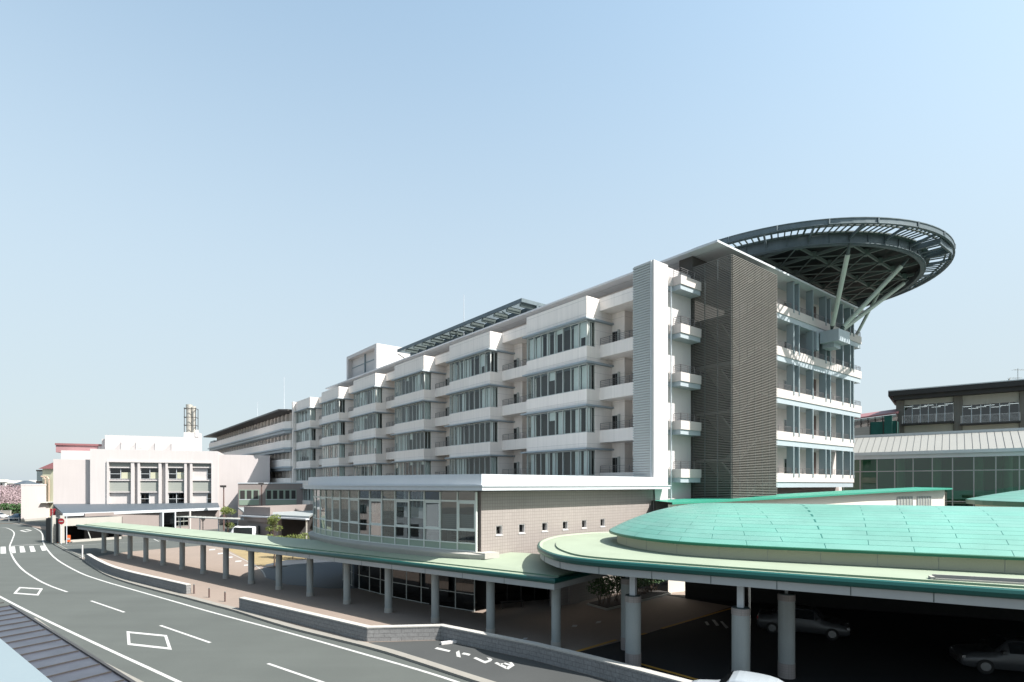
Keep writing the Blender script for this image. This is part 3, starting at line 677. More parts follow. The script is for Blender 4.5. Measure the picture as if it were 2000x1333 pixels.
# fin with louvred face
m = MB(MF); m.box(-7.98, -5.93, -.5, 1.34, 0, 26.3); m.box(-7.7, -5.93, 1.34, 5.2, 0, 26.3)
fin = m.build('fin_wall', WHITE, B)
m = MB(MF); z = 8.0
while z < 26.2:
    m.box(-7.72, -5.9, -.60, -.503, z, z + .13); z += .21
m.build('louvre', LOUV, fin)
m = MB(MF)
for q in range(7): m.box(-7.986, -7.98, -.49, 1.33, .3 + 4 * q, .325 + 4 * q)
m.build('panel_joints', FASC, fin)
m = MB(MF); m.box(-7.78, -7.73, -.62, -.503, 7.9, 26.3); m.build('louvre_edge', PANEL, fin)
# corner balconies between fin and screen
for f in FL[:-1] + [24.3]:
    m = MB(MF); m.prism([(-8.75, 2.05), (-8.75, 4.96), (-6.5, 4.96), (-6.5, 1.36), (-7.72, 1.36), (-7.95, 2.05)], f + .42, f + 1.15)
    m.prism([(-8.66, 2.12), (-8.66, 4.95), (-6.5, 4.95), (-6.5, 1.4), (-7.70, 1.4), (-7.86, 2.12)], f + .02, f + .419, 1)
    cb = m.build('corner_balcony', [WALLP, PALE], B); rr = MB(MF)
    railing(rr, 2.1, 4.95, -8.70, f + 1.15, f + 1.75, 4, 0, .9, along='v'); railing(rr, -8.7, -7.99, 2.1, f + 1.15, f + 1.75, 4, 0, .7)
    rr.build('railing', RAIL, cb)
m = MB(); m.tube((*MF.p(-8.0, 1.75), 0), (*MF.p(-8.0, 1.75), 24.6), .06, 8); m.build('downpipe', PANEL, B)
# slatted stair screen
sc_s0, sc_s1, sc_t0, sc_t1 = -11.5, -7.85, 5.05, 12.5
m = MB(MF); z = .6
while z < 27.0:
    m.box(sc_s0, sc_s1, sc_t0 - .06, sc_t0 + .04, z, z + .05); m.box(sc_s0 - .06, sc_s0 + .04, sc_t0 + .045, sc_t1, z, z + .05); z += .14
scr = m.build('slat_screen', SCREEN, B)
m = MB(MF)
for u in (sc_s0 + .08, sc_s0 + 1.3, sc_s0 + 2.5, sc_s1 - .1): m.box(u, u + .06, sc_t0 + .04, sc_t0 + .12, 0, 27.0)
for k in range(7): v = sc_t0 + .12 + (sc_t1 - sc_t0 - .2) * k / 6; m.box(sc_s0 + .04, sc_s0 + .12, v, v + .06, 0, 27.0)
m.build('screen_posts', GALV, scr)
m = MB(MF)
for q, f in enumerate([24.3] + FL):
    m.box(-11.2, -7.9, 9.9, 12.4, f - .22, f); m.box(-11.2, -7.9, 5.3, 6.9, f - 2.2, f - 2.0)
    for (sa, sb, za, zb, va, vb) in ((-11.1, -9.7, f, f - 2.0, 9.9, 6.9), (-9.4, -8.0, f - 4, f - 2.0, 9.9, 6.9)):
        if zb < 0 or za < 0: continue
        m.hexa([m.P(sa, va, za - .22), m.P(sb, va, za - .22), m.P(sb, vb, zb - .22), m.P(sa, vb, zb - .22), m.P(sa, va, za), m.P(sb, va, za), m.P(sb, vb, zb), m.P(sa, vb, zb)])
m.build('stair_flights', CONC, B)
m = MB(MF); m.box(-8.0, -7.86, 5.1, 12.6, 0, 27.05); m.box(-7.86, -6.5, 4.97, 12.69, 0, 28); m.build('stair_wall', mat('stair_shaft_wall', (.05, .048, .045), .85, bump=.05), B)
m = MB(MF); m.box(-11.4, -8.0, 12.45, 12.55, 0, 27.0); m.build('stair_side_panel', GREYP, B)
# end facade: bands, piers, railings, doors
EX = {24.3: 34.4, 20.3: 34.4, 16.3: 34.4, 12.3: 32.3, 8.3: 32.3}
for f, e in EX.items():
    m = MB(MF); m.box(-10.42, -8.5, 12.6, e, f + .10, f + .92, 0); m.box(-10.34, -8.5, 12.6, e - .06, f - .42, f + .099, 1)
    if e > 33: m.box(-8.5, -6, 33.902, e, f + .10, f + .92, 0); m.box(-8.5, -6, 33.902, e - .06, f - .42, f + .099, 1)
    bd = m.build('balcony_band', [WALLP, PALE], B); rr = MB(MF)
    railing(rr, 12.7, e - .05, -10.30, f + .92, f + 1.45, 4, 0, 1.2, along='v')
    if e > 33: railing(rr, -10.3, -6, e - .08, f + .92, f + 1.45, 4, 0, 1.2)
    rr.build('railing', RAIL, bd)
    ceil = f + 3.57 if f < 24 else 27.985
    for v in (17.9, 19.0, 22.0, 25.0, 26.1, 29.2, 31.2, 32.1):
        pm = MB(MF); pm.box(-10.44, -9.75, v, v + .16, f + .921, ceil); pm.box(-10.48, -10.38, v - .0, v + .16, f + .60, f + .925, 0); pm.build('pier', PIER, B)
    for (va, vb, kind) in ((13.3, 16.9, 0), (19.9, 21.5, 0), (26.6, 27.1, 2), (29.9, 31.0, 1)):
        w_ = MB(MF); zt_ = f + 2.55
        if kind == 2: w_.box(-8.56, -8.50, va, vb, f, f + 3.4, 1); w_.build('drain_panel', [FRAME, MATS['brown_door']], B); continue
        w_.box(-8.55, -8.50, va, vb, f, zt_, 0)
        nn = 3 if kind == 0 and vb - va > 3 else 2
        for k in range(nn): w_.box(-8.57, -8.55, va + .06 + (vb - va) * k / nn, va + (vb - va) * (k + 1) / nn - .04, f + .08, zt_ - .07, 1)
        dd = w_.build('sliding_door', [FRAME, GLD], B)
        if kind == 0: l_ = MB(MF); l_.box(-8.66, -8.5, vb + .15, vb + .3, f + 2.2, f + 2.5); l_.build('wall_lamp', DKMET, dd)
m = MB(MF); m.box(-8.53, -8.50, 13.0, 33.0, 4.2, 7.86); m.build('lower_storey_wall', GREYW, B)
for a_, b_ in ((13.2, 20.5), (21.8, 29.2)):
    w_ = MB(MF); w_.box(-8.58, -8.535, a_, b_, 4.9, 7.3, 0)
    n = 6
    for k in range(n): w_.box(-8.60, -8.58, a_ + .08 + (b_ - a_) * k / n, a_ + (b_ - a_) * (k + 1) / n - .04, 5.0, 7.2, 1)
    w_.build('window', [FRAME, GLD], B)
# penthouse
m = MB(MF); m.wall(58.3, 72.3, 6.0, 6.3, 28.18, 33.7, [(59.2, 71.6, 29.2, 33.1)]); m.box(58.3, 72.3, 6.9, 13.3, 28.18, 33.7); m.box(58.3, 58.9, 6.3, 6.9, 28.18, 33.7); m.box(71.7, 72.3, 6.3, 6.9, 28.18, 33.7); m.box(58.9, 71.7, 6.3, 6.9, 33.1, 33.7)
ph = m.build('penthouse', WHITE, B); m = MB(MF); m.box(65.0, 65.12, 6.6, 6.9, 28.2, 33.1)
for k in range(18): m.box(59.4 + .68 * k, 59.9 + .68 * k, 6.84, 6.9, 31.3, 31.5)
m.build('vent_grille', PIER, ph)

# ------------------------------------------------------------------ helipad disc
hc = MF.p(-3.74, 28.5); RH = 16.4; ZH = 32.0
t = thing('helipad', 'great round steel helipad cantilevered over the building end on slanting struts', 'helipad', (*hc, 28))
def ring(r, z, n=96): return [(hc[0] + r * math.cos(2 * math.pi * k / n), hc[1] + r * math.sin(2 * math.pi * k / n), z) for k in range(n)]
def rp(r, a, z): return (hc[0] + r * math.cos(a), hc[1] + r * math.sin(a), z)
m = MB(); m.loft([ring(RH - .1, 32.06), ring(RH, 32.06), ring(RH, 32.0), ring(RH - .06, 31.97), ring(RH - .06, 31.62), ring(RH, 31.58), ring(RH, 31.52), ring(RH - .22, 31.52), ring(RH - .22, 31.6), ring(RH - .1, 31.62), ring(RH - .1, 32.06)])
m.build('rim', GALV, t)
m = MB()
for k in range(24): a = 2 * math.pi * k / 24 + .07; m.beam(rp(RH - .04, a, 31.55), rp(RH - .04, a, 32.04), .12, .16)
m.build('rim_stiffeners', GALV, t)
RI = 13.9
m = MB(); m.loft([ring(RI, 31.75), ring(RI, 30.65), ring(RI - .35, 30.65), ring(RI - .35, 30.72), ring(RI - .1, 30.85), ring(RI - .1, 31.75)])
for k in range(48): a = 2 * math.pi * k / 48; m.beam(rp(RI + .03, a, 30.8), rp(RI + .03, a, 31.7), .05, .12)
m.loft([ring(RI + .14, 30.73), ring(RI + .14, 30.80), ring(RI, 30.80), ring(RI, 30.73), ring(RI + .14, 30.73)])
m.build('ring_girder', GALV, t)
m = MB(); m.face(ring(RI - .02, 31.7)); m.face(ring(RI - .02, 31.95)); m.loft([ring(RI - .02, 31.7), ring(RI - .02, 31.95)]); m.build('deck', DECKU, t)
for k in range(24): a = 2 * math.pi * k / 24; m = MB(); m.beam(rp(RI, a, 31.25), rp(RH - .2, a, 31.62), .16, .22); m.build('outrigger', GALV, t)
m = MB()                                                      # open walkway grille between girder and rim
for r_, w_ in ((13.92, .45), (15.55, .14), (15.95, .2)): m.loft([ring(r_, 31.62), ring(r_ + w_, 31.62), ring(r_ + w_, 31.74), ring(r_, 31.74), ring(r_, 31.62)])
for k in range(24):
    for j in range(1, 7): a = 2 * math.pi * (k + j / 7) / 24; m.beam(rp(14.3, a, 31.7), rp(16.0, a, 31.7), .17 if j in (1, 6) else .11, .09)
m.build('open_grille', STEELD, t)
m = MB()                                                      # underside truss: two families of beams, in building axes
for d_ in range(-3, 4):
    o_ = d_ * 3.5; hl = math.sqrt(max(0, (RI - .4) ** 2 - o_ ** 2))
    if hl < 1: continue
    for a, b in (((-1, 0), (0, 1)), ((0, 1), (-1, 0))):
        fr = Fr(hc[0], hc[1], MF.a, MF.b)
        P_ = (lambda u, v: fr.p(u, v)) if a == (-1, 0) else (lambda u, v: fr.p(v, u))
        x0 = P_(-hl, o_); x1 = P_(hl, o_)
        m.beam((*x0, 31.3), (*x1, 31.3), .16, .3); 
    for e_ in range(-3, 4):
        u, v = o_, e_ * 3.5
        if math.hypot(u, v) > RI - 1: continue
        c_ = fr.p(u, v); m.beam((*c_, 31.0), (*c_, 31.62), .42, .5)
        for du, dv in ((3.5, 3.5), (3.5, -3.5)):
            if math.hypot(u + du, v + dv) < RI - .3: m.beam((*c_, 31.2), (*fr.p(u + du, v + dv), 31.1), .09, .1)
m.build('truss', mat('truss_paint', (.11, .135, .13), .5, var=.15, bump=0), t)
m = MB(MF)                                                    # legs down to the roof and the projecting light box
for u, v in ((-2.0, 20), (-2, 28), (4.5, 22), (4.5, 33), (-6, 24), (-6, 32)): m.beam((*MF.p(u, v), 28.15), (*MF.p(u, v), 31.4), .5, .5)
m.build('support_post', STEELD, t)
bx = Vector(MF.p(-10.9, 28.9)); zb = 24.75
brk = MB(MF); brk.box(-12.3, -10.49, 23.5, 26.2, 22.75, 23.95); brk.box(-11.6, -10.49, 24.1, 25.7, 22.3, 22.749); brk.box(-10.43, -8.5, 22.9, 23.45, 22.0, 23.9); brk.build('bracket', PALE, t)
def stp(px, py, z): return (*at(px, py, z), z)
tops = [at(1660, 476, 30.7), at(1775, 505, 30.7), at(1775, 546, 30.7)]
feet = [(*MF.p(-11.5, 23.85), 24.1), (*MF.p(-11.9, 24.9), 24.1), (*MF.p(-11.6, 25.6), 24.1)]
for a, b in zip(feet, tops):
    b = Vector((*b, 30.7)); a = Vector(a); d = (b - a).normalized(); s_ = MB(); s_.tube(a + d * .4, b - d * 1.0, .22, 16)
    st = s_.build('strut', STRUT, t, smooth=False); s_ = MB(); s_.tube(a - d * .1, a + d * .4, .10, 10, r2=.21); s_.build('end_fitting', STEELD, st); s_ = MB(); s_.tube(b - d * 1.0, b, .2, 10, r2=.06); s_.build('end_fitting', STEELD, st)
b = Vector((*at(1716, 572, 30.7), 30.7)); a = Vector((*MF.p(-9.5, 34.5), 24.9)); s_ = MB(); s_.tube(a, b, .17, 12); s_.build('strut', STRUT, t)
fr = MF; m = MB(MF); m.box(-19.6, -17.7, 27.2, 27.45, 31.0, 31.5); m.box(-19.6, -17.7, 30.6, 30.85, 31.0, 31.5); m.box(-19.8, -19.6, 27.2, 30.85, 30.95, 31.5); m.box(-19.6, -17.7, 28.9, 29.1, 31.1, 31.2); m.build('outer_frame', GALV, t)

# ------------------------------------------------------------------ rectangular steel platform on the roof
t = thing('roof_platform', 'rectangular open steel platform raised above the flat roof', 'platform', (*MF.p(35, 12), 28.18))
m = MB(MF); z0, z1 = 31.05, 31.5
m.box(18, 52, 6.9, 7.15, z0, z1); m.box(18, 52, 18.75, 19, z0, z1); m.box(18, 18.25, 7.15, 18.75, z0, z1); m.box(51.75, 52, 7.15, 18.75, z0, z1)
m.box(18, 52, 9.4, 9.7, z0 - .5, z1 - .2); m.build('edge_frame', GALV, t)
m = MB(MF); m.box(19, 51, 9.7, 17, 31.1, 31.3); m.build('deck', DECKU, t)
m = MB(MF)
for k in range(12): u = 18.3 + 2.78 * k; m.box(u, u + .22, 7.15, 9.4, z0 - .1, z0 + .2); m.box(u, u + .25, 7.0, 18.7, z0 - .45, z0 - .12)
for k in range(96): u = 18.6 + .345 * k; m.box(u, u + .09, 7.3, 9.3, z0 + .22, z0 + .28)
for u in (20, 30, 40, 50): m.box(u, u + .4, 9.4, 9.8, 28.18, 31); m.box(u, u + .4, 16, 16.4, 28.18, 31); m.beam(m.P(u, 9.5, 28.6), m.P(u + 2.4, 7.2, 30.9), .14, .14)
for u in (33.5, 35.4): m.box(u, u + .1, 7.3, 7.4, 29.9, 31.0)
m.box(33.5, 38, 7.3, 7.36, 30.4, 30.45); m.box(33.5, 38, 7.3, 8.6, 29.9, 29.98)
m.build('grid', STEELD, t)
for px, d, y0, y1, lb in ((906, 84, 640, 576, 'thin white lightning rod rising over the roof platform'), (555, 130, 800, 737, 'thin lightning rod above the rear wing roof'), (503, 150, 830, 786, 'short thin lightning rod farther along the rear wing roof')):
    x, y = ad(px, d); m = MB(); m.tube((x, y, H + (HZ - y0) * d / F - 2), (x, y, H + (HZ - y1) * d / F), .07, 6, r2=.03); m.tube((x, y, H + (HZ - y0) * d / F - 2.1), (x, y, H + (HZ - y0) * d / F - 1.2), .14, 6); tag(m.build('lightning_rod', PANEL), lb, 'rod', 'lightning rods on the roofs')

# ------------------------------------------------------------------ rear wing
Wg = thing('rear_wing', 'receding rear wing with dark overhanging eaves and continuous balcony bands', 'building', (*MF.p(120, 10), 0))
m = MB(MF); m.box(87.5, 167, .4, 20, 0, 23.75); m.box(85.6, 87.5, 5, 20, 0, 23.2); m.build('wall', WALL, Wg)
m = MB(MF); m.prism([(87.0, -3.0), (171, -3.0), (171, 21), (85.7, 21), (85.7, -1.5)], 23.75, 24.1, 0, 1); m.build('roof', [DKMET, PANEL], Wg)
for f in (18.3, 14.3, 10.3, 6.3, 2.3):
    m = MB(MF); q = [(87.2, -1.8), (168.5, -1.8), (168.5, .4), (85.62, .4), (85.62, -.9)]
    m.prism(q, f + 1.75, f + 3.3, 0); m.prism(poly_off(q, .35 if area(q) > 0 else -.35), f + 1.45, f + 1.749, 1); m.prism(poly_off(q, -.1 if area(q) > 0 else .1), f + .9, f + 1.449, 1)
    bd = m.build('balcony_band', [WALL, PALE], Wg); rr = MB(MF); railing(rr, 87.3, 168, -1.7, f + 3.3, f + 3.6, 1, 0, 3.0); rr.build('railing', RAIL, bd)
    for k in range(27):
        u = 88.2 + 2.95 * k; pm = MB(MF); pm.box(u, u + .45, -.1, .4, f + 3.3, f + 4.9 if f < 18 else 23.7, 0); pm.box(u + .6, u + 1.9, .33, .38, f + 3.1, f + 5.0 if f < 18 else 23.3, 1); pm.box(u + 1.2, u + 1.28, .3, .33, f + 3.1, f + 5.0 if f < 18 else 23.3, 2)
        if k < 19: pm.build('window', [WALL, FARW, FRAME], Wg)
        elif k == 19: rest = pm
        else:
            o_ = len(rest.v); rest.v += pm.v; rest.f += [tuple(i + o_ for i in f_) for f_ in pm.f]; rest.m += pm.m
    o_ = rest.build('window_row', [WALL, FARW, FRAME], Wg)
m = MB(MF); m.box(165, 171, -1, 4, 20, 22.5); m.build('roof_end_box', PALE, Wg)

# ------------------------------------------------------------------ glazed pavilion
PF = Fr(-1.8, 33.1, (.729, .684), (-.684, .729))
Pv = thing('glazed_pavilion', 'low pavilion with curved glass wall, brown tiled side and white flat roof', 'building', (-3, 42, 0))
gl_pts = spline([(-2.1, 32.92), (-4.2, 34.25), (-6.3, 35.75), (-8.0, 37.05), (-9.75, 38.5), (-11.5, 40.15), (-13.5, 42.3), (-15.1, 44.4), (-16.3, 46.4), (-17.0, 48.4), (-17.2, 50.5), (-16.6, 52.8), (-14.5, 55.2), (-11, 57)], 6)
gp = resample(gl_pts, 1.36)
wl = 18.3
openings = []
for px in (975, 1019.5, 1064, 1104, 1141, 1177):
    k = (px - 1000) / F; u = (k * 33.1 + 1.8) / (.729 - k * .684); openings.append((u - .27, u + .27, 5.08, 5.66))
m = MB(PF); m.wall(0, wl, 0, .3, 3.45, 7.72, openings); m.box(6.2, wl, 0, .3, 0, 3.449); m.build('tiled_wall', BRICK, Pv)
m = MB(PF); m.box(-.01, .0, .0, .32, 3.45, 7.72); m.build('tiled_return', BRICK2, Pv)
for a, b, c, d in openings:
    m = MB(PF); m.box(a - .04, b + .04, -.03, .0, c - .05, c); m.box(a, a + .04, .02, .25, c, d); m.box(b - .04, b, .02, .25, c, d); m.box(a + .04, b - .04, .02, .25, d - .04, d); m.box(a + .04, b - .04, -.02, .25, c, c + .05); 
    wn = m.build('small_window', WHITE, Pv); m = MB(PF); m.box(a + .04, b - .04, .22, .24, c + .05, d - .04); m.build('pane', GLD, wn)
lv = [(4.24, 4.67), (4.67, 5.42), (5.42, 7.08), (7.20, 7.70)]
fm = MB(); 
for k, (x, y) in enumerate(gp):
    a = gp[max(k - 1, 0)]; b = gp[min(k + 1, len(gp) - 1)]; fr = Fr(x, y, (b[0] - a[0], b[1] - a[1]))
    q = MB(fr); q.box(-.035, .035, -.09, .06, 4.2, 7.70); o_ = len(fm.v); fm.v += q.v; fm.f += [tuple(i + o_ for i in f_) for f_ in q.f]; fm.m += q.m
for k, (a, b) in enumerate(zip(gp, gp[1:])):
    L_ = math.dist(a, b); fr = Fr(*a, (b[0] - a[0], b[1] - a[1])); q = MB(fr)
    for z in (4.22, 4.67, 5.42, 7.14): q.box(.036, L_ - .036, -.05, .04, z - .035, z + .035 if z < 7 else z + .06)
    if k % 2 == 0 and k < 14:
        for e in ((.036, .13), (L_ - .13, L_ - .036)): q.box(e[0], e[1], -.03, .02, 5.456, 7.10)
        q.box(.13, L_ - .13, -.03, .02, 5.456, 5.55); q.box(.13, L_ - .13, -.03, .02, 7.0, 7.10)
    o_ = len(fm.v); fm.v += q.v; fm.f += [tuple(i + o_ for i in f_) for f_ in q.f]; fm.m += q.m
fo_ = fm.build('curtain_wall_frame', mat('grey_mullion', (.50, .53, .50), .45, metal=0, var=.05, bump=0), Pv)
for k, (a, b) in enumerate(zip(gp, gp[1:])):
    g = MB(); j = rnd.uniform(-.006, .006)
    g.face([(*a, 4.7), (*b, 4.7), (b[0], b[1] + j, 7.7), (a[0], a[1] + j, 7.7)]); g.build('glass_panel', GLP, Pv, recalc=False)
    g = MB(); g.face([(*a, 4.24), (*b, 4.24), (*b, 4.68), (*a, 4.68)]); g.build('spandrel', PANG, Pv, recalc=False)
led = [(-1.0, 33.45), (-1.45, 32.75)] + gl_pts; 
m = MB(); lo = poly_off(gl_pts, -.42, False)
if Vector(lo[5]).length > Vector(gl_pts[5]).length: lo = poly_off(gl_pts, .42, False)
lo = [(-1.55, 32.3)] + lo[1:]; li = gl_pts
m.strip([(x, y, 4.0) for x, y in lo], [(x, y, 4.08) for x, y in lo]); m.strip([(x, y, 4.08) for x, y in lo], [(x, y, 4.22) for x, y in li]); m.strip([(x, y, 3.5) for x, y in poly_off(gl_pts, -.25, False)], [(x, y, 4.0) for x, y in lo])
m.prism([(-1.55, 32.3), (-.75, 33.0), (-1.5, 33.7), (-2.6, 33.0)], 3.85, 4.18); m.build('sill_ledge', CONCL, Pv)
inn = [PF.p(wl, .4), PF.p(.3, .4)] + gl_pts[1:] + [PF.p(wl, 12)]
m = MB(); m.prism([(x, y) for x, y in inn], 3.6, 4.2); m.build('upper_floor', ROOMW, Pv)
m = MB(); m.prism([(x, y) for x, y in inn], 7.72, 7.78); m.build('ceiling', SOFF, Pv)
ev = [PF.p(wl + .9, -.9), PF.p(-.7, -.9)] + (poly_off(gl_pts, -.75, False) if math.hypot(*poly_off(gl_pts, -.75, False)[5]) < math.hypot(*gl_pts[5]) else poly_off(gl_pts, .75, False))[3:] + [PF.p(wl + .9, 12)]
m = MB(); m.prism(ev, 7.79, 8.02, 0); m.prism([(x + .0, y + .0) for x, y in poly_off(ev, .06 if area(ev) > 0 else -.06)], 8.021, 8.10, 0); m.build('eave', PANEL, Pv)
up = poly_off(ev, -.34 if area(ev) > 0 else .34); m = MB(); m.prism(up, 8.101, 8.74); m.build('roof_parapet', PANEL, Pv)
# ground storey set back under the canopy, interior things
gback = [(-2.4, 36.0), (-5.4, 38.0), (-9, 41), (-12.5, 44.6), (-14.4, 48)]
m = MB(); m.strip([(x, y, 0) for x, y in gback], [(x, y, 3.6) for x, y in gback]); m.build('ground_storey_glass', GLD, Pv, recalc=False)
m = MB()
gb = resample(gback, 1.5)
for x, y in gb: m.beam((x, y, 0), (x, y, 3.6), .07, .07)
for z in (.05, 1.1, 2.4): 
    for a, b in zip(gb, gb[1:]): m.beam((*a, z), (*b, z), .05, .05)
m.build('ground_storey_frame', FRAME, Pv)
gb2 = [(x + .9, y + 1.1) for x, y in gback]; m = MB(); m.strip([(x, y, 0) for x, y in gb2], [(x, y, 3.6) for x, y in gb2]); m.build('ground_storey_back', DARKIN, Pv, recalc=False)
m = MB(PF); m.box(.6, wl, 6.5, 6.7, 4.2, 7.7, 0); m.build('inner_wall', ROOMW, Pv)
# furniture seen through the glass
for q in range(9):
    c = gp[1 + q]; nrm = Vector((.66, .75)); x, y = c[0] + nrm.x * (1.6 + .8 * (q % 3)), c[1] + nrm.y * (1.6 + .8 * (q % 3))
    tb = thing('cafe_table', ['nearest', 'second', 'third', 'fourth', 'fifth', 'sixth', 'seventh', 'eighth', 'farthest'][q] + ' small table behind the curved glass from the tiled corner', 'table', (x, y, 4.2), 'tables inside the glazed pavilion')
    m = MB(Fr(x, y, (.7, .7))); m.box(-.45, .45, -.4, .4, 4.88, 4.92); m.build('tabletop', mat('warm_wood', (.12, .06, .03), .5, bump=0) if 'warm_wood' not in MATS else MATS['warm_wood'], tb); m = MB(); m.tube((x, y, 4.2), (x, y, 4.88), .05, 8); m.tube((x, y, 4.2), (x, y, 4.23), .28, 12); m.build('pedestal', FRAME, tb)
x, y = gp[2][0] + 1.0, gp[2][1] + .9
t = thing('display_shelf', 'white open shelf rack standing behind the curved glass', 'shelf', (x, y, 4.2)); m = MB(Fr(x, y, (-.8, .6)))
for z in (4.35, 4.65, 4.95, 5.25): m.box(-.6, .6, 0, .35, z, z + .03)
m.build('shelf', WHITE, t); m = MB(Fr(x, y, (-.8, .6))); m.box(-.63, -.6, 0, .35, 4.2, 5.4); m.box(.6, .63, 0, .35, 4.2, 5.4); m.build('side_panel', WHITE, t)
for k in (0, 1):
    a, b = gp[k], gp[k + 1]; d = Vector((.66, .75)) * .14; bl = MB(); z0 = 5.5
    q = (5.45, 6.35) if k < 2 else (z0, 7.1)
    bl.face([(a[0] + d.x, a[1] + d.y, q[0]), (b[0] + d.x, b[1] + d.y, q[0]), (b[0] + d.x, b[1] + d.y, q[1]), (a[0] + d.x, a[1] + d.y, q[1])]); bl.build('roller_blind', BLIND if k < 2 else CURT, Pv, recalc=False)
m = MB(); x, y = PF.p(wl - .55, -.35); m.tube((*PF.p(wl - 1.0, -.6), 7.75), (x, y, 7.1), .055, 8); m.tube((x, y, 7.1), (x, y, 0), .055, 8); m.build('downpipe', DKMET, Pv)
m = MB(); m.box(-.3, 1.6, 0, .3, 0, 3.5)

# ------------------------------------------------------------------ entrance corner under the canopies
m = MB(Fr(*at(1112, 1181), (.80, .60))); L_ = 1.0
m.box(0, .95, 0, .6, 0, 3.4); tag(m.build('entrance_pillar', mat('pillar_tile', (.27, .23, .21), .7, brick=(.8, .6, .24, .20, (.24, .2, .18), .01), bump=.2)), 'free-standing square tiled pillar by the sunlit entrance path', 'pillar')
t = thing('entrance_hall', 'dark glazed entrance hall under the pavilion corner', 'building', (1.5, 40, 0))
e0 = at(905, 1187); e1 = at(1095, 1168)
fr = Fr(*e0, (e1[0] - e0[0], e1[1] - e0[1])); L_ = math.dist(e0, e1)
m = MB(fr); m.face([m.P(0, 0, 0), m.P(L_, 0, 0), m.P(L_, 0, 3.3), m.P(0, 0, 3.3)]); m.build('pane', GLD, t, recalc=False)
m = MB(fr)
for k in range(8): u = L_ * k / 7; m.box(u - .04, u + .04, -.05, .05, 0, 3.3)
m.box(0, L_, -.05, .05, 2.3, 2.38); m.build('frame', DKMET, t)
m = MB(fr); m.box(0, L_, 3.2, 3.3, 0, 3.3); m.box(-.1, 0, 0, 3.2, 0, 3.3); m.box(L_, L_ + .1, 0, 3.2, 0, 3.3); m.build('inner_wall', DARKIN, t)
bx_, by_ = at(1002, 1189)
t = thing('bench', 'dark slatted bench on the sunlit paving by the entrance', 'bench', (bx_, by_, 0)); fb = Fr(bx_, by_, (.9, .3))
m = MB(fb)
for k in range(4): m.box(-.8, .8, k * .11, k * .11 + .08, .42, .45)
m.build('seat', DKMET, t)
for u in (-.7, .7):
    m = MB(fb); m.box(u - .03, u + .03, .02, .06, 0, .42); m.box(u - .03, u + .03, .35, .39, 0, .42); m.build('leg', DKMET, t)

# ------------------------------------------------------------------ plants
def leafmesh(mb, c, rad, n, size, m=0, shell=.35):
    for _ in range(n):
        while True:
            v = Vector((rnd.uniform(-1, 1), rnd.uniform(-1, 1), rnd.uniform(-1, 1)))
            if .15 < v.length < 1: break
        v = v * (v.length ** -shell if v.length > .3 else 1); v = Vector((min(max(v.x, -1.05), 1.05), min(max(v.y, -1.05), 1.05), min(max(v.z, -1.05), 1.05)))
        p = Vector(c) + Vector((v.x * rad[0], v.y * rad[1], v.z * rad[2])); s = size * rnd.uniform(.6, 1.4)
        a = Vector((rnd.gauss(0, 1), rnd.gauss(0, 1), rnd.gauss(0, 1))).normalized(); b = a.orthogonal().normalized(); a *= s; b *= s * .7
        mb.face([p - a, p + b * .8, p + a, p - b * .8], m)
def tree(name, label, cat, x, y, h, cr, leaf, n, size, group=None, clumps=6, z0=.35, spread=.62, flat=.7):
    t = thing(name, label, cat, (x, y, 0), group); tr = MB(); th = h * z0 + .3
    tr.tube((x, y, -.05), (x, y, th), h * .028, 8, r2=h * .018)
    lf = MB(); cs = []
    for k in range(clumps):
        a = 2 * math.pi * k / clumps + rnd.random(); rr = cr * spread * rnd.uniform(.5, 1.05); zz = h * (z0 + (.92 - z0) * rnd.random())
        cs.append((x + rr * math.cos(a), y + rr * math.sin(a), zz))
    cs.append((x, y, h * .85))
    for c in cs:
        tr.tube((x, y, th * rnd.uniform(.7, 1)), c, h * .012, 5, r2=h * .004)
        rr = cr * rnd.uniform(.38, .58); leafmesh(lf, c, (rr, rr, rr * flat), n // len(cs), size)
    tr.build('trunk', BARK, t); lf.build('crown', leaf, t, recalc=False); return t
tree('street_tree', 'small upright leafy young tree before the taupe block, left of the white van', 'tree', *ad(445, 88), 4.9, 1.25, LEAF1, 900, .10, 'young trees round the courtyard')
tree('street_tree', 'small leafy young tree beside the open shed, right of the white van', 'tree', *ad(533, 68), 4.7, 1.15, LEAF1, 1000, .09, 'young trees round the courtyard')
tree('street_tree', 'bare-stemmed young tree in a paved pit behind the walkway columns', 'tree', *at(536, 1107), 3.1, .8, LEAF2, 420, .08, 'young trees round the courtyard', 5, .62)
x, y = at(536, 1107); m = MB(Fr(x, y, (-.79, .61))); m.box(-1.0, 1.0, -.8, .8, .012, .03); struct(m.build('tree_pit', DARKIN))
for q, (px, d, wd, hh) in enumerate(((545, 63, 1.1, 1.5), (572, 62, 1.3, 1.7), (597, 61, 1.2, 1.9))):
    x, y = ad(px, d); t = thing('shrub', ['leftmost', 'middle', 'rightmost'][q] + ' clipped yellow-green shrub beside the open shed', 'shrub', (x, y, 0), 'shrubs beside the open shed')
    m = MB(); leafmesh(m, (x, y, hh * .65 + .6), (wd, wd * .7, hh * .6), 900, .09); m.build('foliage', LEAF1, t, recalc=False); m = MB(); m.tube((x, y, 0), (x, y, hh * .6), .05, 6); m.build('stem', BARK, t)
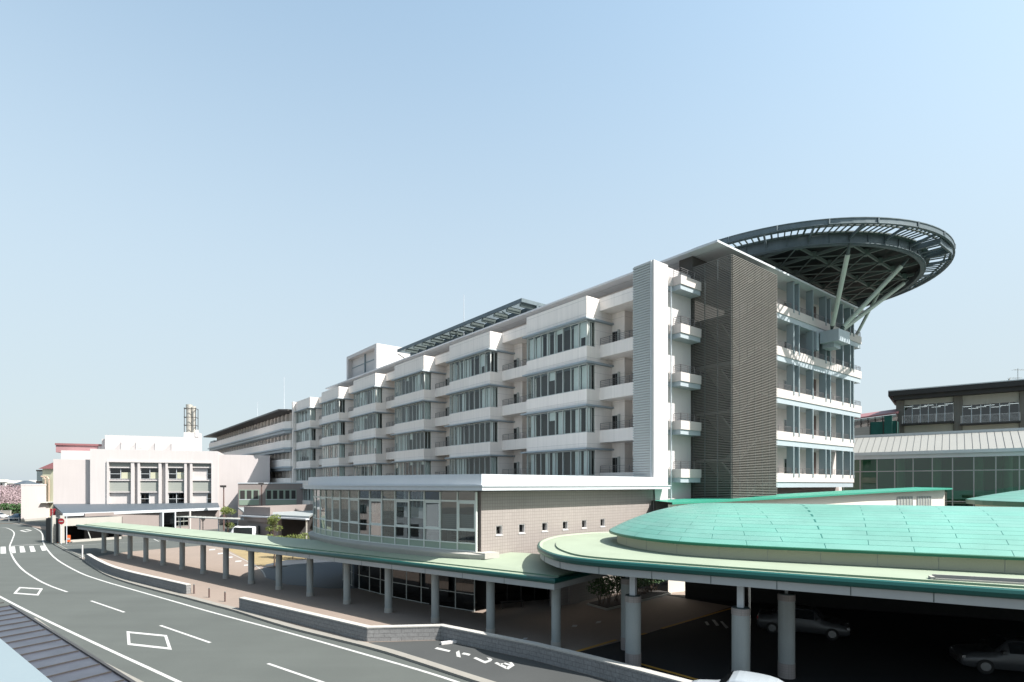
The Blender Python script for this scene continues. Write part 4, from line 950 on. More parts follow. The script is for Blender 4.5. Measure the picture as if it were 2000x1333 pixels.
# planter by the porch
pw = A([(1146, 1182), (1186, 1193), (1312, 1161), (1262, 1152)], 0)
m = MB(); po = pw if area(pw) > 0 else pw[::-1]; m.prism(po, 0, .12, 0); m.prism(poly_off(po, -.12), .11, .16, 1)
tag(m.build('planter_bed', [CONCL, DARKIN]), 'low kerbed planting bed beside the porch columns', 'planter')
for q in range(9):
    f = (q + .5) / 9; a = Vector(pw[0]) * (1 - f) + Vector(pw[3]) * f; b = Vector(pw[1]) * (1 - f) + Vector(pw[2]) * f; c = a * .5 + b * .5
    t = thing('low_bush', f'thin-stemmed leafy bush, {["first", "second", "third", "fourth", "fifth", "sixth", "seventh", "eighth", "last"][q]} along the porch planting bed from its near corner', 'bush', (c.x, c.y, .16), 'bushes in the porch planting bed')
    m = MB(); leafmesh(m, (c.x, c.y, 1.35), (.95, .95, .62), 420, .08); m.build('foliage', LEAF2, t, recalc=False); m = MB()
    for _ in range(7): m.tube((c.x + rnd.uniform(-.15, .15), c.y + rnd.uniform(-.15, .15), .1), (c.x + rnd.uniform(-.6, .6), c.y + rnd.uniform(-.6, .6), 1.3), .02, 4)
    m.build('stem', BARK, t)
# cherry trees and hedge far left
for q, (px, d, hh, cr) in enumerate(((-28, 165, 7.6, 5.5), (3, 158, 8.2, 5.5), (20, 172, 7.6, 5), (38, 180, 7.2, 4.5))):
    tree('cherry_tree', ['pink blossoming cherry tree cut by the left edge', 'broad pink blossoming cherry tree above the white cars', 'pink blossoming cherry tree behind the hedge', 'small pink blossoming cherry tree next to the low cream block'][q], 'tree', *ad(px, d), hh, cr, BLOSS, 3400, .17, 'cherry trees in blossom', 10, .28, .8, .6)
x, y = ad(25, 150); m = MB(); 
for k in range(6): leafmesh(m, (x - 2.5 + 1.3 * k, y, 1.7), (1.1, .9, 1.6), 260, .22)
t = thing('hedge', 'tall dark green hedge between the cherry trees and the cream block', 'hedge', (x, y, 0)); m.build('foliage', LEAF2, t, recalc=False)
m = MB(Fr(*ad(-40, 148), (1, .02))); m.box(0, 8, 0, .25, 0, 1.3); m.box(0, 8, -.03, .28, 1.3, 1.4, 1); tag(m.build('boundary_wall', [CONCL, WHITE]), 'low pale boundary wall behind the parked white cars', 'wall')
# distant houses at the horizon
for q, (px0, px1, d, zt_, lb) in enumerate(((-30, 10, 330, 11.5, 'distant pale house beyond the cherry trees at the left edge'), (13, 28, 300, 10.6, 'distant white flat-roofed house between cherry crowns'), (26, 46, 260, 10.2, 'distant house with dark pitched roof on the horizon'), (48, 68, 340, 11.2, 'small distant white house left of the glass box'))):
    a = ad(px0, d); b = ad(px1, d); fr = Fr(*a, (b[0] - a[0], b[1] - a[1])); L_ = math.dist(a, b); t = thing('distant_house', lb, 'house', (*a, 0), 'distant houses on the horizon')
    m = MB(fr); m.box(0, L_, 0, 9, 0, zt_ - 1.6); m.build('wall', WHITE, t); m = MB(fr)
    m.hexa([m.P(-.5, -.5, zt_ - 1.6), m.P(L_ + .5, -.5, zt_ - 1.6), m.P(L_ + .5, 9.5, zt_ - 1.6), m.P(-.5, 9.5, zt_ - 1.6), m.P(-.5 if q != 2 else L_ * .3, 4, zt_), m.P(L_ * .7, 4, zt_), m.P(L_ * .7, 5, zt_), m.P(L_ * .3, 5, zt_)]); m.build('roof', SLROOF if q in (2,) else CONCL, t)
    for k in range(3): m = MB(fr); u = L_ * (k + .5) / 3.2; m.box(u, u + .9, -.05, 0, zt_ - 3.6, zt_ - 2.3); m.build('window', DARKIN, t)
# a loose belt of far trees / roofs closing the horizon
m = MB()
for k in range(60): x = -420 + k * 14 + rnd.uniform(-5, 5); leafmesh(m, (x, 430 + rnd.uniform(-30, 30), 3.5), (10, 8, 4.2), 130, 1.3)
tag(m.build('far_woods', mat('far_leaf', (.10, .12, .12), .9, var=.3, bump=0), recalc=False), 'hazy belt of far trees along the horizon', 'trees', kind='stuff')

# ------------------------------------------------------------------ white annex at left
AF = Fr(-82.4, 110, (.926, .377))
def au(px, v=0.0):                                            # position along the annex front for a pixel column
    k = (px - CX) / F; ox, oy = AF.p(0, v); return (k * oy - ox) / (AF.a[0] - k * AF.a[1])
def azz(px, py, v=0.0): u = au(px, v); return H + (HZ - py) * AF.p(u, v)[1] / F
An = thing('annex_building', 'boxy white annex with four recessed window bays and blue-grey panels', 'building', (-72, 116, 0))
W_ = au(426); ztop = azz(176, 877)
hA, hB = au(213), au(413); zA, zB = azz(213, 990), azz(213, 903)
m = MB(AF); m.wall(0, W_, 0, .6, 0, ztop, [(hA, hB, zA, zB)]); m.box(0, W_, .6, 16, 0, ztop); m.build('wall', ANW, An)
m = MB(AF); m.box(au(209), hA, -.25, .0, zA - .2, zB + .25); m.box(hB, au(415), -.25, 0, zA - .2, zB + .25); m.box(hA, hB, -.25, 0, zB, zB + .25); m.build('bay_surround', ANW, An)
for a_, b_ in ((256, 262.5), (269, 273.5), (310, 315.5), (323.5, 328), (360, 365), (371, 376)):
    m = MB(AF); m.box(au(a_), au(b_), -.15, .59, zA - .1, zB - .003); m.build('pilaster', ANW, An)
rows = [(904, 912, 0), (914, 936, 1), (941, 960, 0), (963, 985, 2)]
for bi, (a_, b_) in enumerate(((213, 256), (273.5, 310), (328, 360), (376, 413))):
    for (ya, yb, k) in rows:
        z1 = azz(a_, ya); z0 = azz(a_, yb); m = MB(AF); u0, u1 = au(a_), au(b_)
        if k == 0: m.box(u0, u1, .35, .59, z0, z1); m.build('grey_panel', GREYP, An)
        else:
            if bi == 3: w0, w1 = u1 - (u1 - u0) * .25, u1
            elif bi == 0 and k == 2: continue
            elif bi == 1 and k == 2: w0, w1 = u0, u0 + (u1 - u0) * .48
            else: w0, w1 = u0, u1
            m.box(w0, w1, .5, .59, z0, z1, 0); m.box(w0 + .1, w1 - .1, .47, .5, z0 + .1, z1 - .1, 1)
            if w1 - w0 > 1.6: m.box((w0 + w1) / 2 - .05, (w0 + w1) / 2 + .05, .44, .47, z0, z1, 0)
            m.box(w0, (w0 + w1) / 2 if w1 - w0 > 2.5 and bi != 2 else w1, .44, .47, z0 + (z1 - z0) * .45, z0 + (z1 - z0) * .45 + .08, 0); wn = m.build('window', [PANEL, GLD], An)
            if k == 1 and w1 - w0 > 2: m = MB(AF); m.box((w0 + w1) / 2 + .1, w1 - .12, .455, .468, z0 + .1, z0 + (z1 - z0) * .6); m.build('blind', CREAMP, wn)
    for y_ in (938.5, 961.5, 913): m = MB(AF); z = azz(a_, y_); m.box(au(a_) + .003, au(b_) - .003, .15, .55, z - .11, z + .11); m.build('sill', ANW, An)
m = MB(AF); r0, r1 = au(205, 8), au(378, 8); m.box(r0, r1, 8, 15, ztop, azz(205, 850, 8)); pt = m.build('rooftop_block', ANW, An)
m = MB(AF); m.box(r0 - .8, r0, 9, 14, ztop, azz(205, 857, 8)); m.build('rooftop_side_box', ANW, pt)
for a_ in (237, 266, 303, 335):
    u = au(a_, 4); m = MB(AF); m.hexa([m.P(u - 1.6, 4.5, ztop), m.P(u, 4, ztop), m.P(u, 8, ztop), m.P(u - 1.6, 8, ztop), m.P(u - .3, 5.5, ztop + 1.7), m.P(u, 4, ztop + 1.7), m.P(u, 8, ztop + 1.7), m.P(u - .3, 8, ztop + 1.7)]); m.box(u, u + 1.3, 3.9, 8, ztop, ztop + 1.75)
    d = m.build('roof_vent', ANW, An); m = MB(AF); m.box(u + .3, u + 1.05, 3.86, 3.9, ztop + .5, ztop + 1.2); m.build('grille', FRAME, d)
# left block of the annex, its white upper part and pink roof
m = MB(AF); u0 = au(104, .9); m.box(u0, 0, .9, 16, 0, azz(104, 897, .9)); m.build('left_block', ANP, An)
m = MB(AF); u0 = au(119, 6); m.box(u0, 0, 6, 14, azz(104, 897, 2.5), azz(119, 880, 6)); m.build('left_upper_block', ANW, An)
m = MB(AF); u0 = au(109, 10); u1 = au(192, 10); z1 = azz(109, 866, 10); z0 = azz(109, 884, 10); m.box(u0, u1, 10, 15, z0, z1 - .4, 0); m.box(u0 - .1, u1 + 3, 9.8, 15.1, z1 - .39, z1, 1); m.box(u1, u1 + 3, 10, 15, z0, z1 - .4, 2); m.box(u0 + 1.5, u1, 10.5, 15, z0 - 3, z0, 2)
m.build('pink_roof_screen', [mat('pink_panel', (.30, .165, .175), .6, var=.05, bump=0), PINKROOF, ANW], An)
# right block, link block with taupe walls
m = MB(AF); m.box(W_, au(527, .3), .3, 14, 0, azz(527, 890, .3)); m.build('right_block', ANP, An)
m = MB(AF); m.box(au(428, 1.5), au(464, 1.5), 1.5, 3, 0, azz(428, 944, 1.5)); m.box(au(427, 1.5), au(465, 1.5), 1.45, 3, azz(428, 944, 1.5), azz(428, 943, 1.5) + .15, 1); m.build('porch_block', [ANP, FRAME], An)
Lk = thing('link_building', 'low taupe block with a row of square windows behind the open shed', 'building', (-48, 112, 0))
LF = Fr(*ad(465, 112), (.96, .28)); 
def lu(px): k = (px - CX) / F; return (k * LF.o[1] - LF.o[0]) / (LF.a[0] - k * LF.a[1])
def lz(px, py): return H + (HZ - py) * LF.p(lu(px), 0)[1] / F
m = MB(LF); m.box(0, lu(600), 0, 9, 0, lz(465, 945)); m.box(-.1, lu(600), -.1, 9, lz(465, 945), lz(465, 944) + .1, 1); m.build('wall', [GREYW, PANEL], Lk)
for a_, b_, n in ((467, 506, 3), (519, 579, 5)):
    u0, u1 = lu(a_), lu(b_); z1 = lz(a_, 957); z0 = lz(a_, 987); zm = lz(a_, 976)
    m = MB(LF); m.box(u0, u1, -.06, 0, z0, z1); m.box(u0, u1, -.08, -.06, zm - .08, zm + .05, 1); wr = m.build('window_band', [PANG, PANEL], Lk)
    for k in range(n): m = MB(LF); s_ = (u1 - u0) / n; m.box(u0 + s_ * (k + .18), u0 + s_ * (k + .86), -.10, -.061, zm + .1, z1 - .15); m.build('pane', DARKIN, wr)
for px, y0_, lb in ((437, 951, 'brown lamp post in front of the white porch block'), (511, 946, 'brown lamp post in front of the taupe block')):
    d = 100 if px == 437 else 108; x, y = ad(px, d); z1 = H + (HZ - y0_) * d / F; t = thing('lamp_post', lb, 'lamp', (x, y, 0), 'brown lamp posts in the courtyard')
    m = MB(); m.tube((x, y, 0), (x, y, z1), .13, 8, r2=.1); m.build('pole', mat('brown_pole', (.13, .08, .07), .6, bump=0) if 'brown_pole' not in MATS else MATS['brown_pole'], t); m = MB(Fr(x, y, (1, .2))); m.box(-.55, .35, -.3, .3, z1 - .1, z1 + .25); m.box(-.45, .25, -.2, .2, z1 - .14, z1 - .1, 1); m.build('lamp_head', [DKMET, PANEL], t)
# chimney stack
x, y = ad(373, 128); z0 = H + (HZ - 846) * 128 / F; z1 = H + (HZ - 791) * 128 / F
t = thing('chimney_stack', 'cluster of steel flues ringed by a frame on a white shaft', 'chimney', (x, y, 0))
m = MB(Fr(x, y, (1, .3))); m.box(-1.1, 1.9, -1.5, 1.5, 0, z0); m.box(1.2, 1.9, -1.6, -1.5, z0 - 1, z0 + .6, 0); m.build('shaft', WHITE, t)
for dx, dy, r_, hh in ((-.4, 0, .62, 0), (.55, .1, .45, -.6), (.1, .9, .45, -.3)): m = MB(); m.tube((x + dx, y + dy, z0), (x + dx, y + dy, z1 + hh), r_, 16); m.tube((x + dx, y + dy, z1 + hh - 1.0), (x + dx, y + dy, z1 + hh + .02), r_ + .06, 16); m.build('flue', mat('steel_flue', (.42, .40, .36), .4, metal=.4, streak=.2, bump=0) if 'steel_flue' not in MATS else MATS['steel_flue'], t)
m = MB(Fr(x, y, (1, .3)))
for u, v in ((-1.1, -1), (1.15, -1), (-1.1, 1.3), (1.15, 1.3)): m.box(u - .06, u + .06, v - .06, v + .06, z0, z1 - .8)
for z in (z0 + 1.6, z0 + 3.4, z1 - 1.0): m.box(-1.2, 1.25, -1.1, -1.0, z, z + .12); m.box(-1.2, -1.1, -1.1, 1.3, z, z + .12); m.box(1.15, 1.25, -1.1, 1.3, z, z + .12)
m.build('frame', DKMET, t)
# entrance garage with slate roof in front of the annex
Gz = 4.0
q = [Vector(at(122, 1003, Gz)), Vector(at(429, 991.5, Gz)), Vector(AF.p(W_, 0)), Vector(AF.p(-.2, 0)), Vector(AF.p(-.2, .8)), Vector(AF.p(au(104, .9), .8))]
G = thing('garage_porch', 'slate-roofed low porch and dark ramp opening before the white annex', 'building', (q[0].x, q[0].y, 0))
m = MB(); m.prism([tuple(v) for v in q], [Gz - .12, Gz - .12, Gz + .25, Gz + .25, Gz + .3, Gz + .3], [Gz, Gz, Gz + .4, Gz + .4, Gz + .45, Gz + .45]); m.build('roof', SLROOF, G)
m = MB(); e = (q[1] - q[0]).normalized(); nn = Vector((e.y, -e.x))
def fl(a, b, off, z0, z1, mm, mi=0): 
    d = (b - a).normalized(); k = Vector((d.y, -d.x)) * off; a = a + k; b = b + k; mm.beam((a.x, a.y, (z0 + z1) / 2), (b.x, b.y, (z0 + z1) / 2), .12, z1 - z0, mi)
fl(q[0], q[1], .06, Gz - .45, Gz - .02, m, 0); fl(q[5], q[0], .06, Gz - .3, Gz - .02, m, 1); m.build('fascia', [PANEL, DKMET], G)
i0 = q[0] + Vector((1.6, 2.2)); i1 = q[1] + Vector((-.6, 1.0))
FrG = Fr(i0.x, i0.y, (i1 - i0)[:]); Lg = (i1 - i0).length
m = MB(FrG); m.wall(0, Lg, 0, .3, 0, Gz - .13, [(Lg * .52, Lg * .60, 0.0, 3.4), (Lg * .61, Lg * .73, .9, 2.9)]); m.build('wall', GREYW, G)
m = MB(FrG); m.box(Lg * .50, Lg * .51, -.8, 0, 0, 3.5); m.box(Lg * .595, Lg * .605, -.8, 0, 0, 3.5); m.box(Lg * .51, Lg * .595, -.75, -.7, .1, 3.4, 1); m.box(Lg * .50, Lg * .605, -.8, 0, 3.5, 3.6); m.build('glass_porch', [PANEL, GLP], G)
m = MB(FrG); m.box(Lg * .61, Lg * .73, .25, .32, .9, 2.9); 
m.build('window_back', DARKIN, G)
for k in range(3): m = MB(FrG); u = Lg * (.615 + .04 * k); m.box(u, u + .8, .02, .08, 1.95, 2.55, 1); m.box(u, u + .8, .02, .08, 1.1, 1.75, 1); m.box(u - .08, u + .88, .08, .12, .95, 2.8); m.build('window', [GREYP, GLD], G)
m = MB(); p_ = q[0] + e * 18 + nn * -.2; 
x, y = ad(371, 93); m.tube((x, y, 0), (x, y, Gz - .1), .16, 10); m.build('post', WALLP, G)
# ramp opening: side walls, lintel, dark throat
g0 = Vector(at(126, 1061)); g1 = Vector(at(238, 1053)); FrR = Fr(g0.x, g0.y, (g1 - g0)[:]); Lr = (g1 - g0).length
m = MB(FrR); m.box(0, Lr, .0, .35, 2.35, 3.4); m.box(-.5, 0, -.0, .5, 0, 3.85); m.box(-.9, -.5, 1.5, 2.0, 0, 3.85); m.build('ramp_lintel', CONCL, G)
m = MB(FrR); m.box(0, Lr, 5.8, 6, 0, 3.3); m.box(0, Lr, .4, 6, 3.3, 3.38); m.box(-.2, 0, .5, 6, 0, 3.3); m.box(Lr, Lr + .2, .3, 6, 0, 3.3); m.box(0.001, Lr - .001, .36, 5.8, -.05, .02, 1); m.build('ramp_throat', [DARKIN, DARKIN], G)
m = MB(FrR); m.tube((*FrR.p(2.9, 1.0), 2.3), (*FrR.p(3.5, .9), .1), .07, 6); m.build('stay', FRAME, G)
m = MB(FrR); m.box(0, Lr, .1, .22, 0, .35); m.build('ramp_kerb', CONCL, G)
# low cream block far left, glass box, link behind
c0_ = at(41, 1019.5); c1_ = at(103, 1014); CF = Fr(*c0_, (c1_[0] - c0_[0], c1_[1] - c0_[1]), (-.62, .785)); Lc = math.dist(c0_, c1_); zt_ = H + (HZ - 949) * c0_[1] / F
t = thing('cream_block', 'low windowless cream block by the road bend', 'building', (*c0_, 0))
m = MB(CF); m.box(0, Lc * .78, 0, 10, .5, zt_, 0); m.box(-.03, Lc * .78, -.03, 10.03, 0, .5, 1); m.box(-.08, Lc * .79, -.08, 10.1, zt_ , zt_ + .35, 2); m.box(Lc * .78, Lc * 1.3, .4, 8, 0, zt_ - 3.8, 0); m.build('wall', [ANP, CONCL, ANW], t)
m = MB(CF); m.box(Lc * .62, Lc * 1.2, -1.6, 0, zt_ - 4.0, zt_ - 3.85); m.build('canopy', FRAME, t)
t = thing('service_block', 'narrow cream service block with dusty pink roof and rising pipes', 'building', (*ad(98, 132), 0))
a = ad(83, 134); b = ad(106, 134); SF = Fr(*a, (1, .1)); L_ = b[0] - a[0]; hz = lambda y_, d=134: H + (HZ - y_) * d / F
m = MB(SF); m.box(0, L_, 0, 8, 0, hz(916)); m.build('wall', CREAMP, t)
m = MB(SF); m.hexa([m.P(-.6, -.5, hz(916)), m.P(L_, -.5, hz(916)), m.P(L_, 8, hz(916)), m.P(-.6, 8, hz(916)), m.P(L_ - .4, -.3, hz(904)), m.P(L_, -.3, hz(904)), m.P(L_, 8, hz(904)), m.P(L_ - .4, 8, hz(904))]); m.build('roof', PINKROOF, t)
m = MB(SF); m.box(-1.6, -.1, .5, 5, hz(944), hz(918), 0); m.box(-1.7, -.05, .4, .5, hz(944), hz(940), 1); m.box(-1.7, -.05, .4, .5, hz(921), hz(918), 1); m.build('glazed_lobby', [GLP, DKMET], t)
for dx in (0, .75):
    m = MB(); xx, yy = SF.p(L_ * .35 + dx, -.5); pp = [(xx, yy, hz(985)), (xx, yy, hz(937)), (xx - .4, yy, hz(932)), (xx - 1.0, yy, hz(931))]
    for p0, p1 in zip(pp, pp[1:]): m.tube(p0, p1, .2, 8)
    m.build('pipe', mat('tan_pipe', (.33, .26, .20), .6, bump=0) if 'tan_pipe' not in MATS else MATS['tan_pipe'], t)
# shed (carport) behind the walkway
S_ = thing('open_shed', 'flat grey-roofed open shed with dark interior beside the glazed pavilion', 'building', (*ad(560, 80), 0))
sz = 3.9
sq = [at(492, 1008.5, sz), at(604, 1003.5, sz), at(612, 995, sz), at(563, 995.5, sz), at(474, 996, sz)]
sq = [ad(480, 82), ad(604, 74), ad(625, 100), ad(563, 104), ad(465, 104)]
m = MB(); m.prism(sq, 3.75, 4.0); m.build('roof', mat('grey_roof_sheet', (.24, .26, .26), .6, bump=.05), S_)
f0, f1 = Vector(ad(480, 82)), Vector(ad(604, 74)); FS = Fr(f0.x, f0.y, (f1 - f0)[:]); Ls = (f1 - f0).length
m = MB(FS); m.box(-.3, Ls * .42, -.1, .3, 2.9, 5.0); m.box(-.3, .0, .3, 18, 2.9, 5.0); m.build('parapet_wall', GREYW, S_)
m = MB(FS); m.box(0, Ls * .52, .3, .5, 0, 2.9); m.box(Ls * .52, Ls * .54, .0, .5, 0, 3.7); m.build('wall', GREYW, S_)
m = MB(FS); m.box(Ls * .54, Ls + 3, 6, 6.2, 0, 3.74); m.box(Ls * .54, Ls * .55, .5, 6, 0, 3.74); m.box(Ls + 3, Ls + 3.2, 0, 6.2, 0, 3.74); m.build('inner_wall', DARKIN, S_)
m = MB(FS); m.box(-.6, Ls + .2, -.7, -.1, 3.55, 3.74); m.build('gutter_edge', PANEL, S_)
x, y = FS.p(Ls * .95, .1); m = MB(); m.tube((x, y, 0), (x, y, 3.6), .12, 8); m.build('post', CONCL, S_)
for k in (.18, .36): m = MB(FS); m.box(Ls * k, Ls * k + .5, .27, .3, 1.1, 2.3); m.build('window', DARKIN, S_)
# light link roof in front of the annex
t = thing('link_canopy', 'thin pale translucent link canopy crossing the courtyard', 'canopy', (*ad(420, 86), 0))
a = Vector(ad(345, 90)); b = Vector(ad(492, 82)); LF2 = Fr(a.x, a.y, (b - a)[:]); L_ = (b - a).length
m = MB(LF2); m.box(0, L_, 0, 2.4, 2.95, 3.05)
for k in range(14): m.box(L_ * k / 14, L_ * k / 14 + .06, -.03, 2.43, 3.05, 3.09)
m.build('roof', mat('pale_sheet', (.27, .28, .27), .5, bump=0), t)
for k in (0.02, .3, .55, .8, .98): m = MB(LF2); m.box(L_ * k - .05, L_ * k + .05, .3, .4, 0, 2.95); m.build('post', PANEL, t)

# ------------------------------------------------------------------ glass hall and framed block at right
GF = Fr(*ad(2060, 62), (-.787, .617), (.617, .787))
def gu(px, v=0.0): k = (px - CX) / F; ox, oy = GF.p(0, v); return (k * oy - ox) / (GF.a[0] - k * GF.a[1])
Hl = thing('glass_hall', 'long hall with green-tinted glass wall under sloping grey metal roof', 'building', (*GF.p(15, 5), 0))
ze = 12.05; u1 = gu(1630); g_ = MB(GF)
m = MB(GF); m.hexa([m.P(-6, -.5, ze), m.P(u1 + 3, -.5, ze), m.P(u1 + 3, 5.5, ze + 2.4), m.P(-6, 5.5, ze + 2.4), m.P(-6, -.5, ze + .22), m.P(u1 + 3, -.5, ze + .22), m.P(u1 + 3, 5.5, ze + 2.65), m.P(-6, 5.5, ze + 2.65)]); m.build('roof', ROOFM, Hl)
m = MB(GF)
for k in range(62): u = -6 + .72 * k; m.beam(m.P(u, -.5, ze + .24), m.P(u, 5.5, ze + 2.67), .03, .07)
m.build('seams', mat('seam_grey', (.15, .15, .14), .5, bump=0), Hl)
m = MB(GF); m.box(-6, u1 + 3, -.62, -.5, ze - .15, ze + .25); m.box(-6, u1 + 3, 5.4, 5.6, ze + 2.6, ze + 2.95); m.box(-6, u1 + 3, -.3, 0, ze - .62, ze - .16); m.build('eave', PANEL, Hl)
mull = [gu(p) for p in (2034, 1991, 1945, 1902, 1860.5, 1821, 1783.5, 1747.5, 1713, 1680, 1648, 1617)]
m = MB(GF)
for u in mull: m.box(u - .06, u + .06, -.08, .08, 0, ze - .62)
for a, b in zip(mull, mull[1:]):
    for z in (ze - 2.2, ze - 5.9, .3): m.box(a + .06, b - .06, -.05, .05, z - .06, z + .06)
m.build('frame', CHROME if False else mat('silver_mullion', (.26, .28, .27), .4, metal=.3, bump=0), Hl)
for a, b in zip(mull, mull[1:]): g = MB(GF); g.face([g.P(a, .02, 0), g.P(b, .02, 0), g.P(b, .02, ze - .6), g.P(a, .02, ze - .6)]); g.build('glass_panel', GLG, Hl, recalc=False)
m = MB(GF); m.box(-6, u1, 5.6, 5.8, 0, ze + 2.4, 0); m.box(-6, u1, .4, 5.6, 5.6, 6.1, 1); m.box(-6, u1, .4, 5.6, 0, .1, 1); m.build('inner_wall', [mat('hall_back', (.20, .34, .25), .8, bump=0), ROOMW], Hl)
for u in (gu(1968, 1.5), gu(1912, 1.5), gu(1760, 1.5), gu(1830, 1.5)): m = MB(); m.tube((*GF.p(u, 1.5), 0), (*GF.p(u, 1.5), ze - .3), .45, 14); m.build('inner_column', WHITE, Hl)
# framed block
KF = Fr(*ad(2060, 79), (-.787, .617), (.617, .787))
def ku(px, v=0.0): k = (px - CX) / F; ox, oy = KF.p(0, v); return (k * oy - ox) / (KF.a[0] - k * KF.a[1])
def kz(px, py, v=0.0): return H + (HZ - py) * KF.p(ku(px, v), v)[1] / F
K = thing('framed_block', 'two-storey block with black overhanging roof, raw concrete columns and window balconies', 'building', (*KF.p(10, 6), 0))
zr = kz(1738, 769, -1.2); ul = ku(1735, -1.2)
m = MB(KF); m.prism([(-8, -1.5), (ul, -1.5), (ul, 12), (-8, 12)], zr - .45, zr + .35); m.prism([(-8, -1.1), (ul - .6, -1.1), (ul - .6, 11), (-8, 11)], zr - 1.1, zr - .451); m.build('roof', BLKROOF, K)
m = MB(KF); m.box(-8, ul, -1.55, -1.5, zr + .3, zr + .45); m.build('roof_edge', PANEL, K)
cl = [(1765.5, 1750), (1879.5, 1862.5), (2010, 1991.5)]
for a, b in cl: m = MB(KF); m.box(ku(a), ku(b), 0, 1.0, 0, zr - 1.1); m.build('column', EXPC, K)
m = MB(KF); m.box(-8, ku(1750), 9, 10, 0, zr - 1.1, 1); m.box(-8, ku(1752), .35, .5, kz(1766, 835), kz(1766, 833) + 0, 0)
m.build('back_wall', [CONCL, DARKIN], K)
for a, b in ((1766, 1862), (1880, 1991)):
    ua, ub = ku(b), ku(a); ztp = kz(a, 780); zw1 = kz(a, 792); zw0 = kz(a, 830); zs = kz(a, 845); zl = kz(a, 862)
    m = MB(KF); m.box(ua, ub, .3, .6, zw1, zr - 1.1); m.box(ua, ub, .3, .6, kz(a, 846), kz(a, 829)); m.box(ua, ub, .3, .6, 4, kz(a, 860)); m.build('infill_wall', CONCL, K)
    wf = MB(KF); n = 6
    for k in range(n + 1): u = ua + (ub - ua) * k / n; wf.box(u - .05, u + .05, .4, .5, kz(a, 829), zw1)
    wn = wf.build('window', PANEL, K); g = MB(KF); g.face([g.P(ua, .45, zw0 - .2), g.P(ub, .45, zw0 - .2), g.P(ub, .45, zw1), g.P(ua, .45, zw1)]); g.build('pane', GLD, wn, recalc=False)
    bl = MB(KF); bl.box(ua - .1, ub + .3, -.9, .3, kz(a, 832), kz(a, 829)); bo = bl.build('balcony', BLKROOF, K)
    rr = MB(KF); railing(rr, ua, ub + .2, -.85, kz(a, 829), kz(a, 814), 7, 0, 2.2); rr.build('railing', CHROME, bo)
    n = 5; wf = MB(KF)
    for k in range(n): u = ua + (ub - ua) * (k + .1) / n; wf.box(u, u + (ub - ua) / n * .8, .25, .32, kz(a, 860), kz(a, 847))
    wf.build('lower_window', GLD, K)
    lm = MB(KF)
    for k in range(7): u = ua + (ub - ua) * (k + .5) / 7; v = 2.5 + 1.6 * (k % 3); lm.box(u - .6, u + .6, v, v + .15, zw1 + .0, zw1 + .05)
    lm.build('ceiling_lamp', LAMPW, K)
t = thing('television_aerial', 'thin television aerial mast on the black roof', 'aerial', (*ad(1988, 86), 24)); x, y = ad(1988, 86); z = zr
m = MB(); m.tube((x, y, z), (x, y, z + 3.2), .05, 6); m.build('mast', FRAME, t); m = MB()
m.beam((x - .6, y, z + 3.0), (x + 1.6, y + .4, z + 3.0), .04, .04); m.beam((x - 1.3, y, z + 1.7), (x + .8, y + .3, z + 1.85), .04, .04)
for k in range(5): m.beam((x - .5 + .45 * k, y - .3, z + 3.0), (x - .5 + .45 * k, y + .5, z + 3.0), .03, .03); m.beam((x - 1.2 + .4 * k, y - .3, z + 1.72), (x - 1.2 + .4 * k, y + .5, z + 1.76), .03, .03)
m.build('elements', FRAME, t)
t = thing('satellite_dish', 'small grey satellite dish on the black roof edge', 'dish', (*ad(1972, 84), zr)); x, y = ad(1972, 84); m = MB(); m.tube((x, y, zr + .3), (x, y, zr + .8), .04, 6); m.build('stand', FRAME, t); m = MB(); m.tube((x, y, zr + 1.0), (x - .1, y + .12, zr + 1.02), .33, 16, r2=.2); m.build('dish', GREYP, t)
# small red-roofed block and netted scaffold between
t = thing('red_roofed_block', 'small grey block with dusty pink roof between the main building and framed block', 'building', (*ad(1700, 92), 0))
a = ad(1754, 88); b = ad(1655, 97); RF = Fr(*a, (b[0] - a[0], b[1] - a[1])); L_ = math.dist(a, b); rz = lambda y_, d=92: H + (HZ - y_) * d / F
RF.b = (.617, .787)
m = MB(RF); m.box(0, L_, 0, 8, 0, rz(832), 0); m.build('wall', GREYP, t)
m = MB(RF); m.hexa([m.P(0, -.4, rz(815)), m.P(L_, -.4, rz(815)), m.P(L_, 8, rz(797)), m.P(0, 8, rz(797)), m.P(0, -.4, rz(812)), m.P(L_, -.4, rz(812)), m.P(L_, 8, rz(794)), m.P(0, 8, rz(794))]); m.build('roof', PINKROOF, t)
m = MB(RF); m.box(0, L_, .1, .2, rz(832), rz(815), 0); 
for k in range(7): m.box(L_ * k / 7, L_ * k / 7 + .1, 0, .1, rz(832), rz(815), 1)
m.build('window', [GLP, DKMET], t); m = MB(RF); m.box(0, L_, 3, 3.1, rz(832), rz(815)); m.build('inner_wall', PALE, t)
a = ad(1752, 86); t = thing('netted_scaffold', 'scaffold wrapped in dark green net beside the framed block', 'scaffold', (*a, 0)); m = MB(Fr(*a, (-.787, .617), (.617, .787)))
m.box(0, 3.5, 0, 4, 9, rz(822, 86)); m.box(.6, 1.6, -.5, 0, 9, rz(812, 86)); m.build('net', NETG, t); m = MB(Fr(*a, (-.787, .617), (.617, .787)))
for u in (0, 1.75, 3.5): m.box(u - .05, u + .05, -.1, -.02, 9, rz(820, 86))
m.build('posts', DKMET, t)
